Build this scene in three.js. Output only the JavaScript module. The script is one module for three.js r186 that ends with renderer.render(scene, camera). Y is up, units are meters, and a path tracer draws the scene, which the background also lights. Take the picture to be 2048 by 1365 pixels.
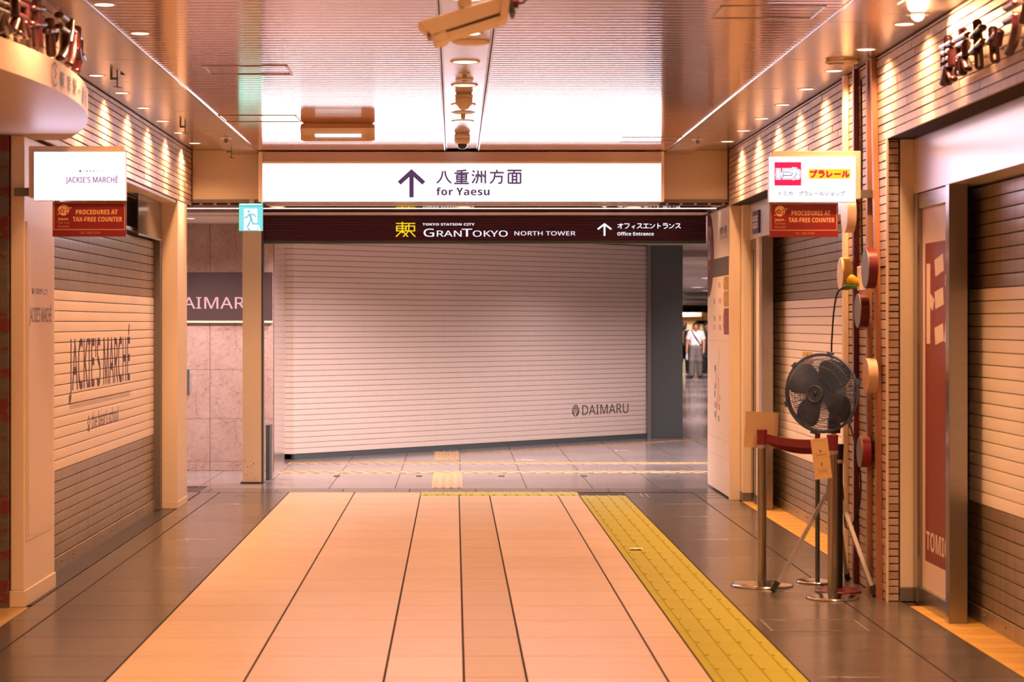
import * as THREE from 'three';
import { RectAreaLightUniformsLib } from 'three/addons/lights/RectAreaLightUniformsLib.js';
import { RoundedBoxGeometry } from 'three/addons/geometries/RoundedBoxGeometry.js';
import { mergeGeometries } from 'three/addons/utils/BufferGeometryUtils.js';
import { MarchingCubes } from 'three/addons/objects/MarchingCubes.js';

// ---------------------------------------------------------------- camera, exposure, light levels
const EYE = 1.57, FOCAL = 4270;
const scene = new THREE.Scene();
scene.background = new THREE.Color(0x000000);
const camera = new THREE.PerspectiveCamera(2 * Math.atan(682.5 / FOCAL) * 180 / Math.PI, 2048 / 1365, 0.1, 400);
camera.position.set(0, EYE, 0);
camera.setViewOffset(2048, 1365, 115, 37.5, 2048, 1365);     // shifted lens: verticals stay upright
camera.focus = 17;
camera.userData.fStop = 4.2;
const renderer = new THREE.WebGLRenderer();
renderer.toneMapping = THREE.LinearToneMapping;
renderer.toneMappingExposure = 1.0;
renderer.shadowMap.enabled = true;
RectAreaLightUniformsLib.init();
const WARM = new THREE.Color().setRGB(1, 0.485, 0.215);
const ROSE = new THREE.Color().setRGB(1, 0.74, 0.7);
const COOL = new THREE.Color().setRGB(1, 0.8, 0.96);
const BOXLIGHT = new THREE.Color().setRGB(0.88, 0.66, 1.0);
const LEVEL = { side: 7, beam: 17, centre: 4.5, hall: 31, soffit: 8, sign: 7, box: 3.4, far: 64 };

// ---------------------------------------------------------------- helpers
let seed = 20240611;
const rnd = () => { seed = (seed * 1664525 + 1013904223) >>> 0; return seed / 4294967296; };
const rr = (a, b) => a + (b - a) * rnd();
const at = (X, H, Z) => new THREE.Vector3(X, H, -Z);         // X right, H up, Z = distance from the camera
const used = new Map();
function numbered(n) { const k = used.get(n) || 0; used.set(n, k + 1); return k ? `${n}_${String(k).padStart(3, '0')}` : n; }
const world = new WeakMap();
const W = (o) => world.get(o) || new THREE.Vector3();
function shade(o) { o.castShadow = o.receiveShadow = true; return o; }
function thing(name, label, category, p = [0, 0, 0], group, kind) {
  const o = new THREE.Group(); o.name = numbered(name); o.position.copy(at(...p)); world.set(o, o.position.clone());
  o.userData = { label, category }; if (group) o.userData.group = group; if (kind) o.userData.kind = kind;
  scene.add(o); return o;
}
const struct = (name, label, category, p) => thing(name, label, category, p, undefined, 'structure');
function add(name, geo, mat, parent, pos) {                  // pos: world position (Vector3) of the mesh origin
  const m = shade(new THREE.Mesh(geo, mat)); m.name = name;
  const p = pos ? pos.clone() : new THREE.Vector3(); world.set(m, p.clone());
  m.position.copy(p).sub(W(parent)); parent.add(m); return m;
}
function solo(name, label, category, geo, mat, pos, group, kind) {
  const m = shade(new THREE.Mesh(geo, mat)); m.name = numbered(name); m.position.copy(pos || new THREE.Vector3()); world.set(m, m.position.clone());
  m.userData = { label, category }; if (group) m.userData.group = group; if (kind) m.userData.kind = kind;
  scene.add(m); return m;
}
function metric(geo, s = 1, ou = 0, ov = 0) {                // uv in metres by face direction
  const g = geo.index ? geo.toNonIndexed() : geo, p = g.attributes.position, n = g.attributes.normal, uv = new Float32Array(p.count * 2);
  for (let i = 0; i < p.count; i++) {
    const ax = Math.abs(n.getX(i)), ay = Math.abs(n.getY(i)), az = Math.abs(n.getZ(i));
    const [u, v] = ax >= ay && ax >= az ? [p.getZ(i), p.getY(i)] : ay >= az ? [p.getX(i), p.getZ(i)] : [p.getX(i), p.getY(i)];
    uv[2 * i] = u * s + ou; uv[2 * i + 1] = v * s + ov;
  }
  g.setAttribute('uv', new THREE.BufferAttribute(uv, 2)); return g;
}
const cache = new Map();
const keep = (k, f) => { if (!cache.has(k)) cache.set(k, f()); return cache.get(k); };
const r4 = (x) => Math.round(x * 1e4) / 1e4;
function boxGeo(w, h, d, b = 0) {
  return keep(`b${r4(w)},${r4(h)},${r4(d)},${b}`, () => metric(b ? new RoundedBoxGeometry(w, h, d, 1, b) : new THREE.BoxGeometry(w, h, d)));
}
function box(name, x0, x1, h0, h1, z0, z1, mat, parent, b = 0) {
  return add(name, boxGeo(x1 - x0, h1 - h0, z1 - z0, b), mat, parent, at((x0 + x1) / 2, (h0 + h1) / 2, (z0 + z1) / 2));
}
function bakedBox(x0, x1, h0, h1, z0, z1) { return metric(new THREE.BoxGeometry(x1 - x0, h1 - h0, z1 - z0)).translate((x0 + x1) / 2, (h0 + h1) / 2, -(z0 + z1) / 2); }
// a slab with a chamfered outer face: the face points to `dir`, a is its first size, b its second (see below), t its thickness
function tileGeo(a, b, t, c, dir, v = 0) {                    // +y: a along x, b along z;  -x/+x: a along z, b along y;  +z: a along x, b along y
  return keep(`t${r4(a)},${r4(b)},${r4(t)},${c},${dir},${v}`, () => {
    const x = a / 2, z = b / 2, X = x - c, Z = z - c, y0 = -t, y1 = -c, pos = [];
    const q = (A, B, C, D) => pos.push(...A, ...B, ...C, ...A, ...C, ...D);
    const ring = (hx, y, hz) => [[-hx, y, hz], [hx, y, hz], [hx, y, -hz], [-hx, y, -hz]];
    const r0 = ring(x, y0, z), r1 = ring(x, y1, z), r2 = ring(X, 0, Z);
    q(...r2);
    for (let i = 0; i < 4; i++) { const j = (i + 1) % 4; q(r1[i], r1[j], r2[j], r2[i]); q(r0[i], r0[j], r1[j], r1[i]); }
    const g = new THREE.BufferGeometry(); g.setAttribute('position', new THREE.Float32BufferAttribute(pos, 3));
    if (dir === '-x') g.applyMatrix4(new THREE.Matrix4().set(0, -1, 0, 0, 0, 0, -1, 0, 1, 0, 0, 0, 0, 0, 0, 1));
    if (dir === '+x') g.applyMatrix4(new THREE.Matrix4().set(0, 1, 0, 0, 0, 0, -1, 0, -1, 0, 0, 0, 0, 0, 0, 1));
    if (dir === '+z') g.applyMatrix4(new THREE.Matrix4().makeRotationX(Math.PI / 2));
    if (dir === '-y') g.applyMatrix4(new THREE.Matrix4().makeRotationX(Math.PI));
    g.computeVertexNormals(); return metric(g, 1, v * 0.37, v * 0.61);
  });
}
// quad from four world points, uv 0..1
function quad(a, b, c, d) {
  const g = new THREE.BufferGeometry().setFromPoints([a, b, c, a, c, d]);
  g.setAttribute('uv', new THREE.Float32BufferAttribute([0, 0, 1, 0, 1, 1, 0, 0, 1, 1, 0, 1], 2)); g.computeVertexNormals(); return g;
}
function tube(pts, r, seg = 24, rad = 8, tension = 0.5) { return new THREE.TubeGeometry(new THREE.CatmullRomCurve3(pts, false, 'catmullrom', tension), seg, r, rad, false); }
function rod(a, b, r0, r1 = r0, rad = 12) {                   // cylinder from a to b
  const d = b.clone().sub(a), g = new THREE.CylinderGeometry(r1, r0, d.length(), rad);
  g.applyQuaternion(new THREE.Quaternion().setFromUnitVectors(new THREE.Vector3(0, 1, 0), d.normalize()));
  return g.translate((a.x + b.x) / 2, (a.y + b.y) / 2, (a.z + b.z) / 2);
}
const merge = (list) => mergeGeometries(list.map((g) => { const n = g.index ? g.toNonIndexed() : g; for (const k of Object.keys(n.attributes)) if (!['position', 'normal', 'uv'].includes(k)) n.deleteAttribute(k); return n; }));

// ---------------------------------------------------------------- procedural textures
const hash = (x, y, s) => { let h = (x * 374761393 + y * 668265263 + s * 974711) | 0; h = Math.imul(h ^ (h >>> 13), 1274126177); return ((h ^ (h >>> 16)) >>> 0) / 4294967296; };
function vnoise(u, v, n, m, s) {                              // periodic value noise, n by m cells
  const x = u * n, y = v * m, i = Math.floor(x), j = Math.floor(y), f = x - i, g = y - j, e = f * f * (3 - 2 * f), h = g * g * (3 - 2 * g);
  const w = (a, b) => hash(((a % n) + n) % n, ((b % m) + m) % m, s);
  return (w(i, j) * (1 - e) + w(i + 1, j) * e) * (1 - h) + (w(i, j + 1) * (1 - e) + w(i + 1, j + 1) * e) * h;
}
const fbm = (u, v, n, m, s, o = 4) => { let a = 0, k = 0.5, t = 0; for (let i = 0; i < o; i++) { a += k * vnoise(u, v, n << i, m << i, s + i); t += k; k *= 0.55; } return a / t; };
function tex(w, h, f, rx = 1, ry = 1, srgb = true) {
  const d = new Uint8Array(w * h * 4);
  for (let y = 0; y < h; y++) for (let x = 0; x < w; x++) {
    const c = f(x / w, y / h), k = (y * w + x) * 4;
    for (let i = 0; i < 3; i++) d[k + i] = Math.max(0, Math.min(255, 255 * (Array.isArray(c) ? c[i] : c)));
    d[k + 3] = 255;
  }
  const t = new THREE.DataTexture(d, w, h); t.wrapS = t.wrapT = THREE.RepeatWrapping; t.magFilter = THREE.LinearFilter; t.minFilter = THREE.LinearMipmapLinearFilter; t.generateMipmaps = true;
  if (srgb) t.colorSpace = THREE.SRGBColorSpace; t.repeat.set(rx, ry); t.needsUpdate = true; return t;
}
const hex = (s) => [1, 3, 5].map((i) => parseInt(s.slice(i, i + 2), 16) / 255);
const mix = (a, b, t) => a.map((x, i) => x + (b[i] - x) * t);
const std = (o) => new THREE.MeshStandardMaterial(o);
const phys = (o) => new THREE.MeshPhysicalMaterial(o);

const tStone = tex(256, 256, (u, v) => 0.93 + 0.07 * fbm(u, v, 4, 12, 3) - 0.04 * (hash(u * 256, v * 256, 9) > 0.93 ? 1 : 0), 1.3, 1.3);
const tGranite = tex(256, 256, (u, v) => 0.8 + 0.2 * fbm(u, v, 6, 6, 5) - 0.13 * (hash(u * 256, v * 256, 4) > 0.8 ? 1 : 0) + 0.08 * (hash(u * 256, v * 256, 8) > 0.9 ? 1 : 0), 1.5, 1.5);
const tMarble = tex(512, 512, (u, v) => {
  const wv = fbm(u, v, 6, 6, 21, 5), w2 = fbm(u, v, 10, 10, 33, 5), n = vnoise(u, v, 60, 60, 2);
  const vein = Math.max(0, 1 - Math.abs(wv - 0.5) * 60) * fbm(u, v, 9, 9, 51, 3) + 0.8 * Math.max(0, 1 - Math.abs(w2 - 0.47) * 70) * fbm(u, v, 7, 7, 71, 3);
  return mix(mix(hex('#d9c9c0'), hex('#c5aea4'), fbm(u, v, 6, 6, 12)), hex('#9a7568'), Math.min(0.45, vein)).map((c) => c * (0.96 + 0.06 * n));
}, 1, 1);
const tStain = tex(512, 512, (u, v) => {                       // rolled steel: fine brushing and vertical run marks
  const run = fbm(u, v, 40, 3, 91, 3), spot = fbm(u, v, 8, 8, 14, 4);
  return mix(hex('#a89c8e'), hex('#8f7f6c'), Math.max(0, Math.min(1, (run - 0.42) * 3 * spot))).map((c) => c * (0.95 + 0.07 * vnoise(u, v, 4, 200, 6)));
}, 1, 1);
const tRust = tex(256, 512, (u, v) => {
  const e = fbm(u, v, 6, 16, 61, 5), f = fbm(u, v, 20, 50, 81, 3), k = Math.max(0, Math.min(1, (e + 0.25 * f - 0.6) * 12)), edge = Math.max(0, Math.min(1, (0.13 - Math.min(u, 1 - u)) * 20 + (f - 0.5) * 2));
  return mix(mix(hex('#6a6663'), hex('#57504d'), f), hex('#74231a'), Math.max(k * 0.75, edge * 0.8));
}, 1, 1);
const tBrick = tex(256, 128, (u, v) => 0.86 + 0.14 * fbm(u, v, 10, 10, 41) - 0.05 * (hash(u * 256, v * 128, 7) > 0.9 ? 1 : 0), 2, 2);
const tBrush = tex(32, 1024, (u, v) => 0.96 + 0.04 * vnoise(u, v, 2, 500, 17), 1, 1);
const bStone = tex(256, 256, (u, v) => 0.5 + 0.5 * fbm(u, v, 5, 5, 77, 3), 1, 1, false);

// ---------------------------------------------------------------- materials
const M = {
  tileLight: std({ color: '#d6bd9c', map: tStone, roughness: 0.3, bumpMap: bStone, bumpScale: 0.0006 }),
  tileLightB: std({ color: '#d1b694', map: tStone, roughness: 0.32, bumpMap: bStone, bumpScale: 0.0006 }),
  tileBrown: std({ color: '#b99c66', map: tStone, roughness: 0.4 }),
  tileDark: std({ color: '#645d5a', map: tGranite, roughness: 0.2, bumpMap: bStone, bumpScale: 0.0005 }),
  tileDarkB: std({ color: '#5e5754', map: tGranite, roughness: 0.22, bumpMap: bStone, bumpScale: 0.0005 }),
  tileDarkStrip: std({ color: '#3d3a3c', map: tGranite, roughness: 0.3 }),
  tileHall: std({ color: '#8d8585', map: tGranite, roughness: 0.13, bumpMap: bStone, bumpScale: 0.0004 }),
  tileHallB: std({ color: '#847c7c', map: tGranite, roughness: 0.14, bumpMap: bStone, bumpScale: 0.0004 }),
  grout: std({ color: '#2a1b14', roughness: 0.9 }),
  yellow: std({ color: '#9f9c02', roughness: 0.7, map: tStone }),
  yellowDull: std({ color: '#c79f4c', roughness: 0.55, map: tGranite }),
  yellowPale: std({ color: '#a98d63', roughness: 0.5, map: tGranite }),
  beige: std({ color: '#e9dccb', roughness: 0.42 }),
  canopy: std({ color: '#c9bbad', roughness: 0.42 }),
  beigeDeep: std({ color: '#e6d6c4', roughness: 0.4 }),
  baseGrey: std({ color: '#6d6a6a', roughness: 0.5 }),
  plaster: std({ color: '#eae0d8', roughness: 0.3 }),
  lintel: std({ color: '#e6dfe0', roughness: 0.26, metalness: 0.4 }),
  brick: std({ color: '#ccb6a8', map: tBrick, roughness: 0.42 }),
  brickB: std({ color: '#bfa798', map: tBrick, roughness: 0.42 }),
  brickC: std({ color: '#d4c0b3', map: tBrick, roughness: 0.4 }),
  mortar: std({ color: '#281812', roughness: 0.95 }),
  ceilSlat: std({ color: '#c8936f', roughness: 0.1, metalness: 0.6 }),
  ceilSide: std({ color: '#b8a796', roughness: 0.2, metalness: 0.45 }),
  ceilStrip: std({ color: '#c9b8ae', roughness: 0.22, metalness: 0.4 }),
  ceilHall: std({ color: '#dccdc3', roughness: 0.5 }),
  soffit: std({ color: '#7d736d', roughness: 0.04, metalness: 0.85 }),
  dark: std({ color: '#1b1412', roughness: 0.6 }),
  black: std({ color: '#0d0c0c', roughness: 0.4 }),
  steel: std({ color: '#a29d9b', map: tBrush, roughness: 0.22, metalness: 0.95 }),
  chrome: std({ color: '#c9c5c2', roughness: 0.12, metalness: 1 }),
  alu: std({ color: '#b9b4ae', roughness: 0.35, metalness: 0.8 }),
  greyPaint: std({ color: '#485154', roughness: 0.5 }),
  sheet: std({ color: '#ffffff', map: tStain, roughness: 0.36, metalness: 0.45 }),
  shutterWhite: std({ color: '#fbf4ef', roughness: 0.4 }),
  shutterHall: std({ color: '#e0d4d0', roughness: 0.34, metalness: 0.15 }),
  marble: std({ color: '#ddd2d2', map: tMarble, roughness: 0.18 }),
  rust: std({ color: '#ffffff', map: tRust, roughness: 0.8 }),
  maroon: std({ color: '#5b1a22', roughness: 0.3 }),
  maroonGloss: phys({ color: '#330b16', roughness: 0.34, clearcoat: 0.45, clearcoatRoughness: 0.15 }),
  maroonBoard: std({ color: '#481538', roughness: 0.35, metalness: 0.2 }),
  red: std({ color: '#8a1f28', roughness: 0.5 }),
  beltRed: std({ color: '#721b2c', roughness: 0.7 }),
  fanBlue: phys({ color: '#2f4258', roughness: 0.35, transparent: false, clearcoat: 0.3 }),
  fanWire: std({ color: '#42557c', roughness: 0.4 }),
  rubber: std({ color: '#161414', roughness: 0.8 }),
  cctv: std({ color: '#efe2cd', roughness: 0.45 }),
  legGrey: std({ color: '#8b8785', roughness: 0.5, metalness: 0.3 }),
  discTan: std({ color: '#c3a68a', roughness: 0.5 }),
  discGrey: std({ color: '#767270', roughness: 0.5 }),
  yellowTape: std({ color: '#d8b21e', roughness: 0.5 }),
  green: std({ color: '#2d6a2a', roughness: 0.5 }),
  glass: phys({ color: '#cfc4bd', roughness: 0.03, transmission: 1, thickness: 0, ior: 1.5 }),
  glassDark: phys({ color: '#2b2523', roughness: 0.06, metalness: 0.1 }),
  card: std({ color: '#d6bd9b', roughness: 0.7 }),
};
const lampMat = (c, k) => std({ color: '#201a16', emissive: c, emissiveIntensity: k, roughness: 0.6 });
M.lampWarm = lampMat(new THREE.Color().setRGB(1, 0.8, 0.55), 4);
M.lampRose = lampMat(new THREE.Color().setRGB(1, 0.9, 0.85), 3);
M.tubeLamp = lampMat(new THREE.Color().setRGB(1, 0.93, 1), 1.6);
M.lineLamp = lampMat(new THREE.Color().setRGB(1, 0.8, 0.62), 1.7);

// ---------------------------------------------------------------- Japanese lettering as strokes on a 100 by 100 field ("~" = curved)
const GLYPH = {
  八: '~42,14 37,45 25,70 5,90;~56,12 62,45 75,70 95,90', 重: '80,8 50,12 18,14;5,27 95,27;50,10 50,92;20,38 80,38 80,66 20,66 20,38;20,52 80,52;14,79 86,79;4,92 96,92',
  洲: '8,12 22,20;4,36 18,43;6,90 16,75 25,58;~42,10 42,50 38,72 30,92;64,12 64,88;88,10 88,92;33,34 29,55;50,34 57,52;73,34 80,52',
  方: '50,5 50,22;6,24 94,24;~38,24 34,55 25,75 8,92;36,48 82,48 80,80 74,90 58,90', 面: '5,10 95,10;50,10 44,26;12,28 12,92;12,28 88,28 88,92;12,90 88,90;37,28 37,90;63,28 63,90;37,48 63,48;37,68 63,68',
  東: '6,20 94,20;50,5 50,95;18,34 82,34 82,62 18,62 18,34;18,48 82,48;48,62 30,80 8,92;52,62 70,80 92,92', 京: '50,4 50,18;6,20 94,20;24,34 76,34 76,56 24,56 24,34;50,56 50,90 38,88;28,66 10,86;70,66 90,86',
  駅: '10,8 10,52;10,8 44,8;10,22 42,22;10,37 42,37;27,8 27,52;10,52 48,52 46,82 40,92 32,90;8,66 4,86;18,66 20,82;28,64 32,78;58,10 92,10 92,42 58,42;58,10 58,50 54,75 46,92;72,42 80,70 96,92',
  一: '6,50 94,50', 番: '78,6 50,11 18,13;8,30 92,30;50,11 50,54;28,16 34,26;72,15 66,26;48,32 32,44 8,54;52,32 70,44 92,54;20,60 80,60 80,94 20,94 20,60;20,77 80,77;50,60 50,94',
  街: '24,6 16,18 6,28;26,28 16,44 4,54;17,44 17,94;34,20 62,20;48,8 48,42;32,42 64,42;34,60 62,60;48,48 48,82;32,84 64,80;70,16 94,16;68,40 98,40;84,40 84,92 74,90',
  オ: '8,28 92,28;60,8 60,90 48,88;~58,30 40,56 10,78', フ: '12,16 84,16;~84,16 78,48 58,74 26,92', ィ: '~76,40 56,58 28,70;56,56 56,96', ス: '16,16 78,16;~78,16 62,46 40,70 12,90;~56,58 72,72 88,90',
  エ: '14,20 86,20;50,20 50,82;6,82 94,82', ン: '12,20 36,34;~12,86 40,80 66,60 88,28', ト: '36,6 36,94;36,38 78,58', ラ: '18,12 82,12;12,36 86,36;~86,36 80,62 62,80 30,94', ミ: '22,10 80,22;22,40 74,52;14,70 84,90',
  カ: '8,30 86,30 82,78 76,90 60,88;~46,6 44,40 34,68 10,92', プ: '6,22 76,22;~76,22 72,52 54,76 24,92;~97,12 89,20 81,12 89,4 97,12', レ: '22,8 22,88;~22,88 50,76 72,58 88,40', ー: '8,50 92,50', ル: '~28,12 28,48 22,70 6,90;58,8 58,88;~58,88 78,76 96,50',
  シ: '18,14 40,26;10,40 32,52;~12,88 40,82 68,62 90,28', ョ: '26,40 80,40 80,94 24,94;28,66 80,66', ッ: '20,44 28,62;44,40 52,58;~82,42 76,68 58,86 36,94', キ: '14,30 84,22;8,60 92,50;42,6 58,94', ャ: '16,58 84,48 70,68;38,36 54,96',
  ク: '~40,6 28,32 8,52;36,22 84,22;~84,22 76,54 54,78 22,94', タ: '~40,6 28,32 8,52;36,22 84,22;~84,22 76,54 54,78 22,94;34,46 66,66', リ: '26,10 26,58;~74,8 74,50 64,78 40,94', '・': '48,50 52,50',
  く: '~70,6 28,50 74,94', ま: '16,22 84,22;18,44 82,44;~50,6 50,70 40,88 22,84 26,70 50,70 86,88', の: '~52,16 46,60 28,82 12,60 24,28 54,14 84,34 86,64 58,90', が: '~10,34 66,30 64,74 56,90 42,86;~40,8 30,50 10,88;72,28 92,56;78,6 84,18;90,2 96,14',
  っ: '~18,52 60,42 84,58 74,80 44,92', こ: '20,22 78,20;~22,70 30,86 82,86', う: '34,8 62,14;~18,40 62,32 76,54 62,80 34,96', '⌂': '50,6 8,44 22,44 22,94 78,94 78,44 92,44 50,6;42,94 42,66 58,66 58,94',
};
function strokes(ch) {
  return (GLYPH[ch] || '').split(';').filter(Boolean).map((s) => {
    const curved = s[0] === '~', p = s.replace('~', '').split(' ').map((a) => a.split(',').map(Number));
    if (!curved) return p;
    return new THREE.CatmullRomCurve3(p.map(([x, y]) => new THREE.Vector3(x, y, 0)), false, 'centripetal').getPoints(p.length * 5).map((q) => [q.x, q.y]);
  });
}
function kana(g, text, x, y, size, lw, color, adv = 1, sx = 1, cap = 'butt') {   // x, y: top left of the first character
  g.strokeStyle = color; g.lineWidth = lw; g.lineCap = cap; g.lineJoin = cap === 'round' ? 'round' : 'miter';
  for (const ch of text) {
    for (const s of strokes(ch)) { g.beginPath(); s.forEach(([a, b], i) => g[i ? 'lineTo' : 'moveTo'](x + a / 100 * size * sx, y + b / 100 * size)); g.stroke(); }
    x += size * adv * sx;
  }
  return x;
}
function label(g, text, x, y, px, color, o = {}) {            // Latin text stretched to width o.w, baseline at y
  g.save(); g.font = `${o.weight || ''} ${px}px ${o.family || 'sans-serif'}`; g.fillStyle = color;
  const w = g.measureText(text).width, k = o.w ? o.w / w : 1;
  g.translate(x, y); g.scale(k, o.sy || 1); g.textAlign = o.align || 'left'; g.fillText(text, 0, 0); if (o.bold) { g.strokeStyle = color; g.lineWidth = o.bold; g.strokeText(text, 0, 0); } g.restore(); return x + w * k;
}
function canvas(w, h, paint, alpha = false) {
  const c = document.createElement('canvas'); c.width = w; c.height = h; const g = c.getContext('2d');
  if (!alpha) { g.fillStyle = '#ffffff'; g.fillRect(0, 0, w, h); }
  paint(g, w, h);
  const t = new THREE.CanvasTexture(c); t.colorSpace = THREE.SRGBColorSpace; t.anisotropy = 8; return t;
}
function printMat(t, rough = 0.45, o = {}) { return std({ map: t, roughness: rough, ...o }); }
function arrowUp(g, x, y, w, h, lw, color) {                  // x, y: the tip
  g.strokeStyle = color; g.lineWidth = lw; g.lineCap = 'butt'; g.lineJoin = 'miter';
  g.beginPath(); g.moveTo(x, y + lw * 0.6); g.lineTo(x, y + h); g.stroke();
  g.beginPath(); g.moveTo(x - w / 2, y + h * 0.5); g.lineTo(x, y + lw * 0.72); g.lineTo(x + w / 2, y + h * 0.5); g.stroke();
}

// ---------------------------------------------------------------- floor of the corridor
const ROW0 = 8.834, ROW = 0.6, END = 19.72;
const floor = struct('floor', 'corridor floor of cream tiles between two dark glossy borders', 'floor');
{
  box('floor_slab', -3.4, 3.2, -0.14, -0.006, -3, 20.13, M.grout, floor);
  const cols = [[-2.34, -2.165, 'tileDark'], [-2.165, -1.527, 'tileDark'], [-1.527, -0.92, 'tileLight'], [-0.92, -0.31, 'tileLight'], [-0.31, 0.0414, 'tileLight'], [0.0414, 0.318, 'tileBrown'], [0.318, 0.935, 'tileLight'], [0.935, 1.13, 'tileLight'], [1.551, 2.19, 'tileDark'], [2.19, 2.51, 'tileDark']];
  const gap = 0.011, gz = 0.007;
  for (const [x0, x1, m] of cols) {
    box('near_tile', x0 + gap / 2, x1 - gap / 2, -0.02, 0, -2.9, ROW0 - gz, M[m], floor);
    for (let z = ROW0, k = 0; z < END - 0.05; z += ROW, k++) {
      let z1 = Math.min(z + ROW, END);
      if (END - z1 < 0.12) z1 = END;
      if (x0 > -0.4 && x1 < 1.2 && z1 > 19.32) z1 = 19.32;     // the yellow cross strip starts here
      if (z1 - z < 0.05) continue;
      const a = x1 - x0 - gap, b = z1 - z - gz, v = Math.floor(rnd() * 4);
      const mat = M[m + (rnd() > 0.5 && M[m + 'B'] ? 'B' : '')];
      add('floor_tile', tileGeo(a, b, 0.01, 0.0003, '+y', v), mat, floor, at((x0 + x1) / 2, 0, (z + z1) / 2));
    }
  }
  for (let x = -2.9, k = 0; x < 2.5; x += 0.62, k++) add('border_tile', tileGeo(0.613, 0.4, 0.01, 0.0003, '+y', k % 4), k % 2 ? M.tileDark : M.tileDarkB, floor, at(x + 0.31, 0, 19.925));
  box('near_dark_strip', -2.62, -2.346, -0.02, 0, 11.85, 12.6, M.tileDarkStrip, floor);  // strip of darker tiles along the foot of the left shutter
  for (let z = 12.6; z < 17.9; z += 0.9) add('dark_strip_tile', tileGeo(0.27, Math.min(0.9, 18 - z) - 0.004, 0.01, 0.0003, '+y', 1), M.tileDarkStrip, floor, at(-2.483, 0, z + Math.min(0.9, 18 - z) / 2));
  for (let k = 0; k < 5; k++) for (let j = 0; j < 2; j++) add('shop_floor_tile', tileGeo(0.44, 0.64, 0.01, 0.0015, '+y', k % 4), M.tileBrown, floor, at(-2.565 - j * 0.446, 0, 8.85 + k * 0.645));
  for (let z = 18.05; z < 20.1; z += 0.6) for (let x = -3.2; x < -2.4; x += 0.43) add('side_tile', tileGeo(0.424, 0.596, 0.01, 0.0003, '+y', 2), M.tileDark, floor, at(x + 0.2, 0, z + 0.3));
  // service hatches let into the dark border
  for (const [x, z, w, d] of [[1.86, 11.05, 0.5, 0.42], [-1.93, 19.3, 0.12, 0.1], [2.33, 19.2, 0.12, 0.32], [1.72, 19.35, 0.06, 0.4]]) {
    const f = 0.01; for (const [a, b, c, e] of [[x - w / 2, x + w / 2, z - d / 2, z - d / 2 + f], [x - w / 2, x + w / 2, z + d / 2 - f, z + d / 2], [x - w / 2, x - w / 2 + f, z - d / 2, z + d / 2], [x + w / 2 - f, x + w / 2, z - d / 2, z + d / 2]]) box('hatch_edge', a, b, 0.0002, 0.0016, c, e, M.baseGrey, floor);
  }
}
function tactile(a, b, mat, dir, n, bar = 0.012, h = 0.006) {  // paving block with n raised bars; dir 'z' bars run along z
  return keep(`tac${r4(a)},${r4(b)},${dir},${n}`, () => {
    const g = [tileGeo(a - 0.003, b - 0.003, 0.01, 0.0003, '+y', 0).clone()];
    for (let i = 0; i < n; i++) {
      const p = (i + 0.5) / n - 0.5;
      g.push(dir === 'z' ? tileGeo(bar * 2, b * 0.9, h, 0.003, '+y').clone().translate(p * a, h, 0) : dir === 'x' ? tileGeo(a * 0.9, bar * 2, h, 0.002, '+y').clone().translate(0, h, p * b)
        : tileGeo(bar * 2, b * 0.96, h, 0.002, '+y').clone().rotateY(0.35).translate(p * a, h, 0));
    }
    return metric(merge(g));
  });
}
const paving = struct('floor', 'bright yellow ribbed guide strip beside the cream tiles', 'tactile paving');
for (let z = 8.0; z < 19.3; z += 0.404) add('guide_block', tactile(0.414, Math.min(0.404, 19.72 - z), M.yellow, 'z', 4), M.yellow, paving, at(1.3405, 0.001, z + 0.202));
for (let x = -0.31; x < 1.1; x += 0.206) add('guide_block', tactile(0.206, 0.4, M.yellow, 'z', 2), M.yellow, paving, at(x + 0.103, 0.001, 19.52));
const curbYellow = struct('floor', 'worn yellow strip along the foot of the right-hand shutters', 'tactile paving');
for (let z = 8.2; z < 18.7; z += 0.3) if (z > 13.25 || z < 11.75) add('guide_block', tactile(0.245, 0.3, M.yellowDull, 'x', 3, 0.008, 0.0025), M.yellowDull, curbYellow, at(2.637, 0.0005, z + 0.15));

// ---------------------------------------------------------------- floor of the cross passage
const hallFloor = struct('floor', 'pale glossy stone floor of the cross passage beyond the overhead sign', 'floor');
{
  box('floor_slab', -9, 16, -0.14, -0.006, 20.13, 126, M.grout, hallFloor);
  for (let i = 0; i < 12; i++) for (let j = 0; j < 20; j++) {
    const x = -4.3 + i * 0.623, z = 20.14 + j * 0.6;
    add('stone_tile', tileGeo(0.616, 0.597, 0.01, 0.0003, '+y', (i * 7 + j * 3) % 4), (i + j * 5) % 3 ? M.tileHall : M.tileHallB, hallFloor, at(x + 0.31, 0, z + 0.3));
  }
  const far = [];
  for (let x = 3.18; x < 14; x += 0.623) for (let z = 20.14; z < 120; z += 1.2) far.push(tileGeo(0.617, 1.196, 0.01, 0.0003, '+y').clone().translate(x + 0.31, 0, -(z + 0.6)));
  for (let x = -4.3; x < 3.1; x += 0.623) for (let z = 32.15; z < 50; z += 1.2) far.push(tileGeo(0.617, 1.196, 0.01, 0.0003, '+y').clone().translate(x + 0.31, 0, -(z + 0.6)));
  const f = add('far_stone_tiles', merge(far), M.tileHall, hallFloor); f.userData.kind = 'stuff';
  box('side_stone', -9, -4.3, -0.02, 0, 20.14, 32, M.tileHall, hallFloor);
}
const hallPaving = struct('floor', 'pale ochre ribbed guide strips crossing the stone floor', 'tactile paving');
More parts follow.
